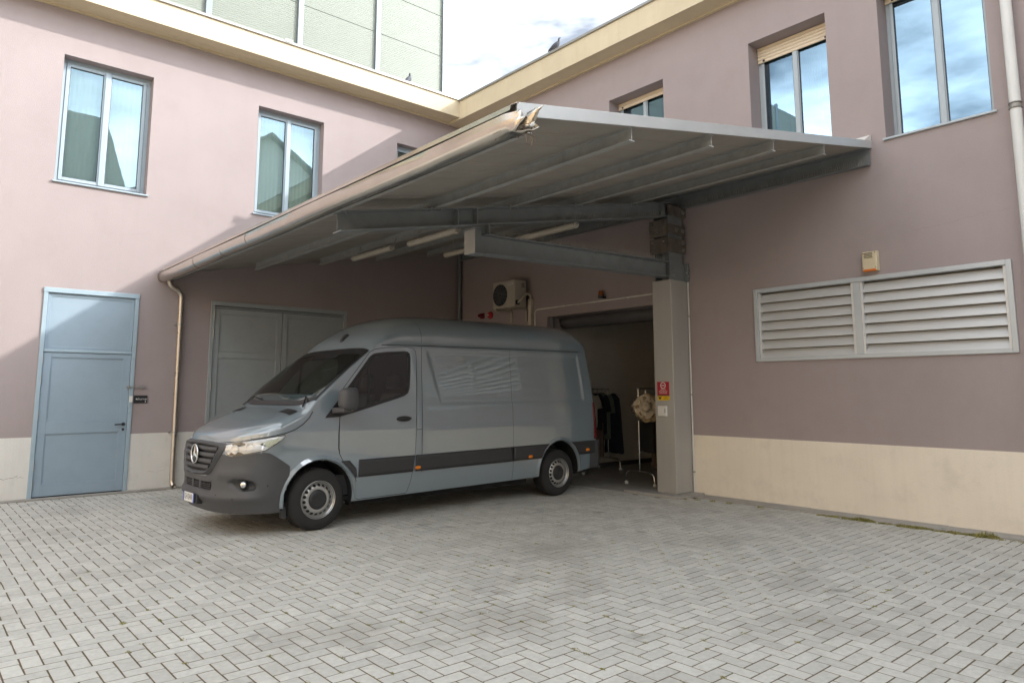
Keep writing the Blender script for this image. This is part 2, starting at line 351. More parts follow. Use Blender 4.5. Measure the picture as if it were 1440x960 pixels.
# ================================================================== the left wing (wall in the plane y = 0)
fa = lambda u,d,z: (u, d, z)
HA = [(-7.98,-6.65,4.935,7.04),(-4.806,-3.465,4.935,7.04),(-1.74,-.70,6.1,7.03)]
DA = [(-7.975,-6.655,0,3.215),(-5.475,-2.845,0,3.21)]
A = thing('building_wing', 'mauve rendered wing with blue door, grey gates and tall windows under pale roof panels', 'building', (-6,0,0))
m = MB(); wall_sheet(m, fa, -18, 0, .925, 8.0, [h+(.27,) for h in HA]+DA, .13); m.add([(-18,.3,.9),(0,.3,.9),(0,.3,8),(-18,.3,8)],[(0,1,2,3)]) if False else None
m.build('wall', M_wallA, A, fixn=False)
m = MB(); wall_sheet(m, lambda u,d,z:(u,d-.004 if d==0 else d,z), -18, 0, -.02, .925, DA, .13); m.build('plinth', M_plinA, A, fixn=False)
def cornice(m, fn, u0, u1, d, zb, zt, step=.05):
    """moulded eave: soffit, small inner bead, fascia"""
    prof = [(0,zb-.03),(.05,zb-.03),(.05,zb+.0),(d-.03,zb+.02),(d-.03,zb),(d,zb),(d,zt),(0,zt)]
    m.extrude(prof, fn, u0, u1)
m = MB(); cornice(m, lambda a,b,t:(t,-a,b), -18, -.40, .47, 7.82, 8.235); m.build('cornice', M_corn, A)
m = MB(); m.extrude([(-.1,8.238),(.49,8.238),(.495,8.215),(.503,8.215),(.500,8.262),(-.1,8.275)], lambda a,b,t:(t,-a,b), -18, -.36); m.build('roof_flashing', M_flash, A)
m = MB(); m.box(-4.55,-4.40,-.515,-.45,8.235,8.29); m.build('flashing_clip', M_edge, A, bevel=.005)

def window(parent, fn, u0, u1, z0, z1, dep, frame, glassm, shutter=0, mull=.13, curtain=(0,1), fr=.06, sw=.055):
    """two-leaf casement: fixed frame, two sashes, panes, sill and what hangs behind"""
    def bx(m, a,b,c,d,e,f): m.hull([fn(a,c,e),fn(b,c,e),fn(b,d,e),fn(a,d,e)],[fn(a,c,f),fn(b,c,f),fn(b,d,f),fn(a,d,f)])
    lo, hi = min(u0,u1), max(u0,u1); u0, u1 = lo, hi
    m = MB(); d0, d1 = dep, dep+.07
    bx(m,u0,u0+fr,d0,d1,z0,z1); bx(m,u1-fr,u1,d0,d1,z0,z1); bx(m,u0+fr,u1-fr,d0,d1,z1-fr,z1); bx(m,u0+fr,u1-fr,d0,d1,z0,z0+fr)
    wn = m.build('window', frame, parent, bevel=.004)
    um = (u0+u1)/2; zt = z1-fr
    for k,(a,b) in enumerate(((u0+fr+.004,um-.003),(um+.003,u1-fr-.004))):
        s_ = sw; m = MB(); e, f = d0-.012, d0+.045; c0, c1 = z0+fr+.004, zt-.004
        bx(m,a,a+s_,e,f,c0,c1); bx(m,b-s_,b,e,f,c0,c1); bx(m,a+s_,b-s_,e,f,c1-s_,c1); bx(m,a+s_,b-s_,e,f,c0,c0+s_)
        m.build('sash', frame, wn, bevel=.006)
        m = MB(); bx(m,a+s_,b-s_,d0+.016,d0+.022,c0+s_,c1-s_); m.build('pane', glassm, wn)
        bead = MB(); t = .008
        bx(bead,a+s_,a+s_+t,d0+.004,d0+.016,c0+s_,c1-s_); bx(bead,b-s_-t,b-s_,d0+.004,d0+.016,c0+s_,c1-s_); bx(bead,a+s_+t,b-s_-t,d0+.004,d0+.016,c1-s_-t,c1-s_); bx(bead,a+s_+t,b-s_-t,d0+.004,d0+.016,c0+s_,c0+s_+t)
        bead.build('gasket', M_black, wn)
        if curtain:
            m = MB(); ca = a+(b-a)*curtain[0]; cb = a+(b-a)*curtain[1]; n = 26; rows = [[],[]]
            for q in range(n+1):
                u = ca+(cb-ca)*q/n; dd = d0+.16+.005*math.sin(q*1.9+k)
                rows[0].append(fn(u,dd,z0+.02)); rows[1].append(fn(u,dd,z1-.02))
            m.grid(rows); m.build('curtain', M_curt, wn, smooth=True, fixn=False)
    m = MB(); bx(m,um-.036,um+.036,d0-.03,d0-.0125,z0+fr,zt); m.build('meeting_strip', frame, wn, bevel=.006)
    m = MB(); bx(m,u0-.03,u1+.03,-.035,dep,z0-.028,z0-.001); m.build('sill', frame, wn, bevel=.004)
    m = MB(); bx(m,u0-.05,u1+.05,.32,.75,z0-.1,z1+.1)
    # a dim room behind: open-fronted box
    mm = MB(); q=[(u0-.05,z0-.05),(u1+.05,z0-.05),(u1+.05,z1+.05),(u0-.05,z1+.05)]
    for i in range(4):
        (a,b),(c,d)=q[i],q[(i+1)%4]; mm.add([fn(a,dep+.075,b),fn(c,dep+.075,d),fn(c,dep+1.6,d),fn(a,dep+1.6,b)],[(0,1,2,3)])
    mm.add([fn(a,dep+1.6,b) for a,b in q],[(0,1,2,3)]); mm.build('room', M_int, wn, fixn=False)
    if shutter:
        n = max(1, round(shutter/.052)); h = shutter/n
        for k in range(n):
            z = z1-.004-k*h; m = MB(); m.extrude([(0,0),(.012,.004),(.016,.02),(.012,h-.006),(0,h-.003)], lambda a,b,t:fn(t,d0-.03-a,z-h+b), u0+.012, u1-.012)
            m.build('shutter_slat', M_shut, wn)
        for q in (u0+.10,u1-.13): m = MB(); bx(m,q,q+.03,d0-.06,d0-.03,z1-shutter+.01,z1-shutter+.035); m.build('shutter_stop', M_black, wn)
    return wn
for (a,b,c,d) in HA: window(A, fa, a, b, c, d, .185, M_frameA, M_winglass, curtain=(0,1))
def leaf(parent, fn, u0,u1,z0,z1, dep, panels, st, name, paint, rel=.018):
    """door leaf: stiles and rails around recessed panels"""
    def bx(m, a,b,c,d,e,f): m.hull([fn(a,c,e),fn(b,c,e),fn(b,d,e),fn(a,d,e)],[fn(a,c,f),fn(b,c,f),fn(b,d,f),fn(a,d,f)])
    m = MB(); zs = [z0]+[z for p in panels for z in p]+[z1]
    bx(m,u0,u0+st,dep,dep+.05,z0,z1); bx(m,u1-st,u1,dep,dep+.05,z0,z1)
    for k in range(0,len(zs),2): bx(m,u0+st,u1-st,dep,dep+.05,zs[k],zs[k+1])
    o = m.build(name, paint, parent, bevel=.003)
    for p in panels:
        m = MB(); bx(m,u0+st+.0005,u1-st-.0005,dep+rel,dep+rel+.02,p[0]+.0005,p[1]-.0005); m.build('panel', paint, o)
        m = MB(); t=.014
        bx(m,u0+st,u0+st+t,dep+rel-.009,dep+rel-.0005,p[0],p[1]); bx(m,u1-st-t,u1-st,dep+rel-.009,dep+rel-.0005,p[0],p[1]); bx(m,u0+st+t,u1-st-t,dep+rel-.009,dep+rel-.0005,p[1]-t,p[1]); bx(m,u0+st+t,u1-st-t,dep+rel-.009,dep+rel-.0005,p[0],p[0]+t)
        m.build('moulding', paint, o, bevel=.003)
    return o
def hinge(parent, x, y, z, h=.15): 
    m = MB(); m.lathe([(.0,0),(.011,.001),(.011,h*.47),(.008,h*.48),(.008,h*.52),(.011,h*.53),(.011,h),(0,h+.001)], (x,y,z), (0,0,1), 10); m.build('hinge', M_bolt, parent, smooth=True, angle=40)
m = MB(); m.box(-8.1,-2.7,.14,.20,-.02,3.4); m.build('door_light_stop', M_dark, A)  # unseen dark sheet added to stop light leaking past the doors
# blue personnel door with fixed panel over it
def frame3(m, u0,u1,zt,w,y0,y1):
    m.box(u0,u0+w,y0,y1,.02,zt-w*1.3); m.box(u1-w,u1,y0,y1,.02,zt-w*1.3); m.box(u0-.004,u1+.004,y0-.006,y1,zt-w*1.3,zt)
m = MB(); frame3(m,-7.985,-6.645,3.22,.058,-.022,.10); dfr = m.build('door_frame', M_doorfr, A, bevel=.005)
m = MB(); m.box(-7.925,-6.705,-.012,.06,2.215,2.265); m.build('transom_rail', M_doorfr, dfr, bevel=.012, seg=3)
leaf(A, fa, -7.922,-6.708,2.268,3.14, .012, [(2.30,3.10)], .035, 'door_overpanel', M_door, .014)
dl = leaf(A, fa, -7.922,-6.708,.035,2.208, .006, [(.205,.965),(1.145,2.14)], .105, 'door', M_door)
for z in (.12,.42,1.18,1.72,2.03): hinge(dl,-7.928,-.012,z)
m = MB(); m.tube([(-6.755,.004,1.085),(-6.755,-.045,1.085),(-6.775,-.055,1.085),(-6.89,-.055,1.082)],.0105,10); m.lathe([(0,.0),(.026,0),(.026,.012),(0,.012)],(-6.755,.006,1.085),(0,-1,0),14); m.build('door_handle', M_black, dl, smooth=True, angle=40)
m = MB(); m.lathe([(0,0),(.02,0),(.02,.008),(0,.008)],(-6.755,.006,1.0),(0,-1,0),12); m.build('lock_cylinder', M_black, dl)
m = MB(); m.tube([(-6.76,-.04,1.685),(-6.50,-.04,1.678)],.009,8); m.box(-6.74,-6.70,-.045,.006,1.66,1.705); m.box(-6.62,-6.58,-.05,-.03,1.665,1.70); m.box(-6.52,-6.49,-.045,-.001,1.662,1.70); lt = m.build('door_latch_bar', M_bolt, dl)
m = MB(); m.box(-6.70,-6.65,-.05,-.023,1.435,1.535); m.build('keypad', M_white, dfr, bevel=.006)
# grey double gate
m = MB(); frame3(m,-5.482,-2.838,3.215,.062,-.02,.10); gfr = m.build('gate_frame', M_gate, A, bevel=.005)
m = MB(); m.box(-5.41,-2.91,-.008,.03,3.095,3.12); m.build('drip_rail', M_gate, gfr, bevel=.006)
for (a,b) in ((-5.415,-4.168),(-4.158,-2.905)):
    gl_ = leaf(A, fa, a,b,.04,3.085,.004,[(.22,1.05),(1.19,2.205),(2.30,2.995)],.095,'gate_leaf',M_gate)
    x = a-.008 if a<-5 else b+.008
    for z in (.3,1.62,2.55,2.86): hinge(gl_, x, -.014, z, .17)
# black name plate and the downpipe
sp = thing('name_plate', 'small black name plate with white lettering beside the blue door', 'sign', (-6.525,-.012,1.42))
m = MB(); m.box(-6.627,-6.425,-.016,-.001,1.418,1.545); m.build('plate', M_black, sp, bevel=.003)
text_mesh('shurnar', .052, lambda a,b,h:(-6.505+a, -.0165-h, 1.487+b), 'lettering', M_white, sp)
m = MB(); m.lathe([(0,0),(.011,0),(0,.0015)],(-6.59,-.0165,1.487),(0,-1,0),8); m.lathe([(0,0),(.009,0),(0,.0015)],(-6.452,-.0165,1.444),(0,-1,0),8); m.build('emblem', M_white, sp)

# rooftop enclosure of ribbed panels
RE = thing('rooftop_enclosure', 'tall rooftop enclosure of pale green ribbed panels between grey posts', 'enclosure', (-6,.2,8.27))
PX = [-.40-1.79*k for k in range(10)]
def rib_panel(x0,x1,z0,z1,y):
    m = MB(); n = int((z1-z0)/.021); prof = []
    for k in range(n+1): prof += [(y+(.004 if k%2 else 0), z0+(z1-z0)*k/n)]
    rows = [[(x0,a,b) for a,b in prof],[(x1,a,b) for a,b in prof]]
    m.grid(rows); m.box(x0,x1,y+.012,y+.03,z0,z1); return m
for k in range(9):
    for (z0,z1) in ((8.30,9.515),(9.53,10.525),(10.54,11.53),(11.545,12.6)):
        rib_panel(PX[k+1]+.06, PX[k]-.06, z0, z1, .20).build('ribbed_panel', M_panel, RE, fixn=False)
for x in PX:
    m = MB(); m.box(x-.055,x+.055,.15,.27,8.27,12.7); m.build('post', M_post, RE, bevel=.004)
for z in (9.5225,10.5325,11.5375):
    m = MB(); m.box(PX[-1],PX[0],.215,.235,z-.006,z+.006); m.build('joint_strip', M_flash, RE)
m = MB(); m.box(PX[0]-.03,PX[0]+.0,.28,6,8.27,12.7); m.build('side_wall', M_panel, RE)
m = MB(); m.box(PX[-1],PX[0],.18,.25,8.265,8.297); m.build('base_rail', M_flash, RE)

# ================================================================== the right wing (wall in the plane x = 0)
fb = lambda u,d,z: (d, u, z)
HB = [(-5.869,-4.632,4.905,6.977),(-8.721,-7.506,4.905,6.977),(-10.657,-9.427,4.905,6.977)]
OP = (-5.855,-2.92,-.02,3.06)
LV = (-10.687,-7.421,2.032,3.107)
B = thing('building_wing', 'mauve rendered wing with open garage, wide louver and shuttered windows', 'building', (0,-6,0))
m = MB(); wall_sheet(m, fb, -30, 0, .92, 8.0, [h+(.38,) for h in HB]+[OP+(.32,), (LV[0]+.03,LV[1]-.03,LV[2]+.03,LV[3]-.03,.2)], .33); m.build('wall', M_wall, B, fixn=False)
m = MB(); wall_sheet(m, lambda u,d,z:(-.004 if d==0 else d,u,z), -30, 0, -.02, .92, [OP+(.32,)], .33); m.build('plinth', M_plinth, B, fixn=False)
m = MB(); cornice(m, lambda a,b,t:(-a,t,b), -30, -.0, .40, 7.77, 8.215); m.build('cornice', M_corn, B)
m = MB(); m.extrude([(-.2,8.218),(.42,8.218),(.425,8.196),(.433,8.196),(.430,8.245),(-.2,8.26)], lambda a,b,t:(-a,t,b), -30, .0); m.build('roof_flashing', M_flash, B)
m = MB(); m.box(.34,14,-30,.34,8.0,8.2); m.build('roof', M_flash, B)
for k,(a,b,c,d) in enumerate(HB): window(B, fb, a, b, c, d, .30, M_frameB, M_winglassB, shutter=(.13,.26,.10)[k], curtain=(.0,1) if k==0 else (.45,1) if k==1 else None, fr=.045, sw=.045)
m = MB(); wA = [(-18,8.0,.3),(0,8,.3)]
m.box(-18,14,.341,14,8.0,8.2); m.build('roof', M_flash, A)
# louver: frame, mullion, blades, duct back in shade brown
m = MB(); y0,y1,z0,z1 = LV; t=.06
for q in ((y0,y0+t,z0,z1),(y1-t,y1,z0,z1),(y0+t,y1-t,z1-t,z1),(y0+t,y1-t,z0,z0+.055)): m.box(-.028,.05,*q)
lv = m.build('vent_louver', M_louvfr, B, bevel=.005)
ym = -8.925
m = MB(); m.box(-.012,.06,ym-.045,ym+.045,z0+.056,z1-t-.001); m.build('mullion', M_louvfr, lv, bevel=.003)
for (a,b) in ((y0+t+.002,ym-.047),(ym+.047,y1-t-.002)):
    for q in (a,b-.03): m = MB(); m.box(-.004,.06,q,q+.03,z0+.057,z1-t-.002); m.build('side_rail', M_louver, lv)
    n = 7; p = (z1-t-z0-.062)/n
    for k in range(n):
        zb = z0+.06+k*p
        prof = [(-.002,zb),(.006,zb+.0),(.012,zb+.010),(.062,zb+p*.84),(.082,zb+p*.84),(.082,zb+p*.81),(.068,zb+p*.78),(.02,zb+.006),(.008,zb-.012),(-.002,zb-.012)]
        m = MB(); m.extrude(prof, lambda A_,B_,t_:(A_,t_,B_), a+.031, b-.031); m.build('slat', M_louver, lv)
m = MB(); m.box(.19,.22,y0,y1,z0,z1); m.build('duct_back', M_duct, lv)
def crack(parent, fn, pts, w_=.002):
    m = MB(); rr = random.Random(len(W)); P = []
    for (a,b),(c,d) in zip(pts,pts[1:]):
        for k in range(10): P.append((a+(c-a)*k/10+rr.uniform(-.01,.01), b+(d-b)*k/10+rr.uniform(-.012,.012)))
    m.grid([[fn(u,-.0052,z) for u,z in P],[fn(u,-.0052,z+w_*rr.uniform(.3,1)) for u,z in P]]); m.build('crack', mat('crack_tone',(.22,.175,.17),.95), parent, fixn=False)  # thin dark ribbon drawn along the crack
crack(B, fb, [(-9.65,3.62),(-10.0,3.64),(-10.4,3.69),(-10.75,3.70)]); crack(B, fb, [(-10.60,2.02),(-10.61,1.6),(-10.58,1.1)],.002)
crack(A, fa, [(-8.5,.34),(-8.3,.32),(-8.15,.35),(-8.02,.33)],.006); crack(A, fa, [(-6.35,.30),(-6.2,.28),(-6.05,.33)],.003); crack(A, fa, [(-7.3,4.2),(-7.0,4.19),(-6.6,4.26)],.0018)
# garage interior, kept shallow with pale unseen walls to bounce more light
m = MB()
m.add([(.32,-2.55,-.0),(4.6,-2.55,0),(4.6,-2.55,3.55),(.32,-2.55,3.55)],[(0,1,2,3)])
m.add([(4.6,-2.55,0),(4.6,-6.7,0),(4.6,-6.7,3.55),(4.6,-2.55,3.55)],[(0,1,2,3)]); m.add([(.32,-6.7,0),(4.6,-6.7,0),(4.6,-6.7,3.55),(.32,-6.7,3.55)],[(0,1,2,3)])
m.add([(.325,-6.7,0),(.325,-5.855,0),(.325,-5.855,3.55),(.325,-6.7,3.55)],[(0,1,2,3)]); m.add([(.325,-2.92,0),(.325,-2.5,0),(.325,-2.5,3.55),(.325,-2.92,3.55)],[(0,1,2,3)])
m.add([(.325,-5.855,3.06),(.325,-2.92,3.06),(.325,-2.92,3.55),(.325,-5.855,3.55)],[(0,1,2,3)])
m.build('garage_wall', M_gwall, B, fixn=False)
m = MB(); m.add([(.32,-6.7,3.5),(4.6,-6.7,3.5),(4.6,-2.5,3.5),(.32,-2.5,3.5)],[(0,1,2,3)]); m.build('garage_ceiling', M_gwall, B, fixn=False)
m = MB(); m.box(.31,9,-6.7,-2.55,-.03,.0); struct(m.build('garage_floor', M_gfloor))
m = MB(); m.box(.40,4.6,-2.575,-2.551,0,.09); m.build('skirting', M_dkceil, B)
m = MB(); m.lathe([(.13,0),(.13,2.96)],(.50,-2.90,2.98),(0,-1,0),20,cap=True); m.box(.36,.66,-5.86,-2.90,3.10,3.2); m.build('shutter_roll', M_dkceil, B, smooth=True, angle=40)
for (x,y0_,y1_) in ((1.6,-6.65,-2.6),(3.2,-6.65,-2.6)):
    m = MB(); m.box(x-.1,x+.1,y0_,y1_,3.2,3.45); m.build('ceiling_beam', M_dkceil, B)
m = MB(); m.box(2.2,2.4,-4.6,-3.4,3.3,3.42); m.build('ceiling_lamp', M_gwall, B)
for q in (-2.975,-5.854): m = MB(); m.box(.09,.16,q,q+.054,0,3.05); m.build('shutter_guide', M_gpipe, B)
# ================================================================== the canopy
K = thing('steel_canopy', 'sloping grey steel canopy on I-beams with crushed gutter over the van', 'canopy', (-.22,-6.05,0))
SL = (4.914-3.696)/6.296                      # rise per metre towards the right wing
zroof = lambda x: 4.914+SL*x                  # top of the deck
YE = -9.24
TH = .082
n = 9; 
for k in range(n):
    a = YE+(-.004-YE)*k/n+.004; b = YE+(-.004-YE)*(k+1)/n-.004; m = MB()
    a = max(a, YE+.012)
    x0, x1 = -6.28, -.012
    # deck panel with two stiffening ribs underneath
    w_ = b-a; prof = [(a,0),(b,0),(b,-TH)]
    for q in (.70,.36): prof += [(a+w_*q+.018,-TH),(a+w_*q+.010,-TH+.006),(a+w_*q-.010,-TH+.006),(a+w_*q-.018,-TH)]
    prof += [(a,-TH)]
    m.extrude(prof, lambda y,z,x: (x,y,zroof(x)+z), x0, x1); m.build('roof_panel', M_deck, K)
m = MB(); m.extrude([(YE-.006,.012),(YE+.09,.012),(YE+.09,.004),(YE+.010,.002),(YE+.010,-TH-.012),(YE-.006,-TH-.012)], lambda y,z,x:(x,y,zroof(x)+z), -6.30, -.001)
m.build('roof_edge_trim', M_edge, K, bevel=.002)
m = MB(); m.extrude([(-.22,.014),(-.02,.09),(-.004,.09),(-.004,.014)], lambda x,z,y:(x,y,zroof(x)+z-(SL*x if False else 0)), YE, -.01); m.build('wall_flashing', M_white, K)
def ibeam(m, fn, t0, t1, h, b, tf=.011, tw=.008):
    """I-section; fn(across, up, t), top of the beam at up = 0"""
    p = [(-b/2,0),(b/2,0),(b/2,-tf),(tw/2,-tf),(tw/2,-h+tf),(b/2,-h+tf),(b/2,-h),(-b/2,-h),(-b/2,-h+tf),(-tw/2,-h+tf),(-tw/2,-tf),(-b/2,-tf)]
    m.extrude(p, fn, t0, t1)
for x in (-6.17,-4.935,-3.715,-2.51,-1.29):
    m = MB(); zz = zroof(x)-TH-.002
    ibeam(m, lambda a,u,t: (x+a, t, zz+u), YE+.05 if x>-6 else YE+.02, -.58 if x>-6 else -.02, .125, .072, .009, .007); pu = m.build('purlin', M_purlin, K)
    y_e = YE+.05 if x>-6 else YE+.02; m = MB(); ibeam(m, lambda a,u,t: (x+a, t, zz+u), y_e-.003, y_e-.0005, .125, .072, .009, .007); m.build('cut_end', M_edge, pu)
# beam along the right wing's wall
m = MB(); zz = zroof(-.06)-TH-.002
m.extrude([(-.012,0),(-.11,0),(-.11,-.012),(-.024,-.012),(-.024,-.228),(-.11,-.228),(-.11,-.24),(-.012,-.24)], lambda a,u,t:(a,t,zz+u), YE+.02, -.02); m.build('wall_beam', M_steel, K)
# main rafter, stub post, strut, column
YC = -6.15
m = MB(); zr = lambda x: zroof(x)-TH-.128
ibeam(m, lambda a,u,t:(t, YC+a, zr(t)+u), -6.16, -.28, .225, .19, .013, .009)
for x in (-4.62,-4.33,-.55):      # stiffeners
    m.hull([(x-.006,YC-.09,zr(x)-.212),(x+.006,YC-.09,zr(x)-.212),(x+.006,YC+.09,zr(x)-.212),(x-.006,YC+.09,zr(x)-.212)],[(x-.006,YC-.09,zr(x)-.013),(x+.006,YC-.09,zr(x)-.013),(x+.006,YC+.09,zr(x)-.013),(x-.006,YC+.09,zr(x)-.013)])
m.build('rafter', M_steel, K)
m = MB(); zst = lambda x: 3.545+.03*(x+4.3)    # strut top
ibeam(m, lambda a,u,t:(t, YC+a, zst(t)+u), -4.20, -.452, .25, .19, .013, .009)
# short post between strut and rafter
zb = 3.29; zt0 = zr(-4.4)-.226
m.box(-4.372,-4.36,YC-.095,YC+.095,zb+.01,zt0-.02); m.box(-4.15,-4.138,YC-.095,YC+.095,zst(-4.1)+.001,zr(-4.14)-.227); m.box(-4.36,-4.15,YC-.005,YC+.005,zb,zr(-4.25)-.22)
m.hull([(-4.37,YC-.095,zb-.004),(-4.19,YC-.095,zb-.004),(-4.19,YC+.095,zb-.004),(-4.37,YC+.095,zb-.004)],[(-4.37,YC-.095,zb+.009),(-4.19,YC-.095,zb+.009),(-4.19,YC+.095,zb+.009),(-4.37,YC+.095,zb+.009)])
m.build('strut', M_steel, K)
m = MB(); m.hull([(-4.388,YC-.105,zb-.006),(-4.374,YC-.105,zb-.006),(-4.374,YC+.105,zb-.006),(-4.388,YC+.105,zb-.006)],[(-4.388,YC-.105,zb+.29),(-4.374,YC-.105,zb+.29),(-4.374,YC+.105,zb+.29),(-4.388,YC+.105,zb+.29)]); m.build('end_plate', M_column, K, bevel=.003)
m = MB(); m.box(-.45,-.006,-6.24,-5.87,.04,3.37); m.build('column', M_column, K, bevel=.012, seg=3)
m = MB(); ibeam(m, lambda a,u,t:(-.24+a*.9, -6.055+u+.15, t), 3.372, 4.60, .30, .40, .016, .012)
m.box(-.452,-.06,-6.235,-6.21,3.372,3.64); m.box(-.055,-.015,-6.29,-6.02,3.36,3.66); m.build('column_head', M_steel, K)
m = MB()
for (x0,x1,y0,y1,z0,z1) in ((-.475,-.453,-6.215,-5.86,4.08,4.36),(-.475,-.453,-6.215,-5.86,3.80,4.055),(-.47,-.05,-6.262,-6.222,3.82,4.05),(-.47,-.05,-6.262,-6.222,4.12,4.27),(-.47,-.02,-6.262,-6.222,4.42,4.58)):
    m.box(x0,x1,y0,y1,z0,z1)
cp = m.build('clamp_plates', M_rust, K, bevel=.008)
m = MB()
for (x,z) in ((-.13,3.88),(-.13,3.99),(-.13,4.19),(-.11,4.5),(-.30,4.19)):
    m.box(x-.03,x+.03,-6.275,-6.262,z-.03,z+.03); m.lathe([(0,0),(.014,0),(.014,.03),(0,.03)],(x,-6.275,z),(0,-1,0),6)
for (y,z) in ((-5.93,4.30),(-6.15,4.30),(-6.04,4.15),(-5.93,3.86),(-6.15,3.99),(-5.93,3.99)): m.lathe([(0,0),(.013,0),(.013,.022),(0,.022)],(-.475,y,z),(-1,0,0),6)
for (x,z) in ((-.38,3.52),(-.38,3.43),(-.10,3.5),(-.03,3.45),(-.03,3.58)): m.lathe([(0,0),(.014,0),(.014,.02),(0,.02)],(x,-6.24 if x<-.2 else -6.29,z),(0,-1,0),6)
m.build('bolt_heads', M_bolt, K)
m = MB()                                       # bolts where purlins sit on the rafter
for x in (-6.17,-4.935,-3.715,-2.51,-1.29):
    for dx in (-.07,.07):
        m.lathe([(0,0),(.012,0),(.012,.03),(0,.03)],(x+dx,YC-.075,zr(x+dx)-.0),(0,0,1),6); m.lathe([(0,0),(.011,0),(.011,.02),(0,.02)],(x+dx,YC-.075,zr(x+dx)-.033),(0,0,1),6)
for x in (-3.9,-2.9,-1.8): m.lathe([(0,0),(.011,0),(.011,.016),(0,.016)],(x,YC-.08,zst(x)),(0,0,1),6)
m.build('purlin_bolts', M_bolt, K)
# bird spikes along beams: uncountable fine wires, one part
m = MB(); rnd = random.Random(3)
def spike(p, q, r=.0022):
    P, Q = Vector(p), Vector(q); d = (Q-P).normalized(); e = d.cross(Vector((.3,.5,.8))).normalized()*r; f = d.cross(e)
    m.add([P+e,P-e*.5+f*.87,P-e*.5-f*.87,Q],[(0,1,3),(1,2,3),(2,0,3)])
def spikes(fn, t0, t1, stepv, h):
    t = t0
    while t < t1:
        o = fn(t); 
        for k in range(2): spike(o, (o[0]+rnd.uniform(-.03,.03), o[1]+rnd.uniform(-.05,.05), o[2]+h*rnd.uniform(.8,1.1)))
        t += stepv
spikes(lambda t:(t, YC-.04, zst(t)), -4.1, -.5, .022, .11)
spikes(lambda t:(t, YC+.05, zst(t)), -4.1, -.5, .022, .11)
spikes(lambda t:(t, YC-.05, zr(t)-.212), -3.2, -.5, .022, .10)
spikes(lambda t:(-.065, t, zroof(-.06)-TH-.23), YE+.1, -.3, .03, .12)
for x in (-4.955,-3.735,-2.53,-1.31): spikes(lambda t:(x, t, zroof(x)-TH-.117), -6.1, -.6, .035, .09)
sk = m.build('bird_spikes', M_bolt, K, fixn=False); sk['kind'] = 'stuff'
# gutter with its crushed open end
prof = []
gx, gz = -6.30, 3.70
m = MB(); m.extrude([(-6.283,3.705),(-6.305,3.705),(-6.372,3.662),(-6.376,3.622),(-6.373,3.622),(-6.369,3.659),(-6.303,3.700),(-6.283,3.700)], lambda x,z,y:(x,y,z), YE-.01, -.03); m.build('edge_flashing', M_gutter, K)
outer = [(-6.372,3.596),(-6.382,3.603),(-6.388,3.598),(-6.388,3.545)]
for k in range(0,13):
    an = math.pi-(math.pi*.98)*k/12; outer.append((-6.300+.088*math.cos(an), 3.545-.088*math.sin(an)))
outer += [(-6.213,3.60),(-6.213,3.640)]
m = MB(); rows = []; N = 60
ys = [YE+.03+(-.035-YE)*k/N for k in range(N+1)]
for k,y in enumerate(ys):
    r_ = []
    for (x,z) in outer: 
        r_.append((x+.004*math.sin(y*2.3)*(z<3.6), y, z+.004*math.sin(y*1.7+x*9)))
    rows.append(r_)
# crushed end: last rows flare, tear and fold
endr = []
for e,(dy,amt) in enumerate(((-.05,.35),(-.10,.75),(-.16,1.1))):
    r_ = []
    for q,(x,z) in enumerate(outer):
        rr = random.Random(q*7+e); t = q/(len(outer)-1)
        fold = math.sin(t*9.0)*.03*amt
        r_.append((x+.05*amt*max(0,t-.35)+fold*.6+rr.uniform(-.008,.008)*amt, YE+.03+dy*(0.35+.9*abs(math.sin(t*7.3)))+rr.uniform(-.012,.012), z+.03*amt*max(0,t-.5)*2-.02*amt*(t<.4)+fold*.5+rr.uniform(-.008,.008)*amt))
    endr.append(r_)
rows = endr[::-1]+rows
m.grid(rows); gt = m.build('gutter', M_gutter, K, smooth=True, angle=50, solid=.003, fixn=False)
m = MB(); m.add([(x,-.034,z) for x,z in outer],[tuple(range(len(outer)))]); m.build('gutter_end_cap', M_gutter, K)
for y in (-1.9,-3.1,-4.05): 
    m = MB(); P = [(x*1.0+(-.0045 if x<-6.3 else .0),z-.004) for x,z in outer[1:]]; m.grid([[(x,y-.012,z) for x,z in P],[(x,y+.012,z) for x,z in P]]); m.build('gutter_strap', M_gutter, K, solid=.003, fixn=False)
# debris in the broken end
m = MB(); rr = random.Random(5)
for k in range(60):
    p = Vector((-6.29+rr.uniform(-.06,.07), YE-.06+rr.uniform(-.02,.25), 3.47+rr.uniform(0,.07))); q = p+Vector((rr.uniform(-.08,.08),rr.uniform(-.09,.05),rr.uniform(-.03,.05))); m.tube([p,(p+q)/2+Vector((0,0,.01)),q],.003,4)
for k in range(7):
    p = Vector((-6.27+rr.uniform(-.05,.05), YE-.08, 3.45)); m.tube([p,p+Vector((.01,-.03,-.02)),p+Vector((.0,-.04,-.06-rr.random()*.06))],.003,4)
db = m.build('nest_debris', mat('dry_nest',(.20,.155,.11),.95,var=.4,vscale=30), K, fixn=False); db['kind'] = 'stuff'
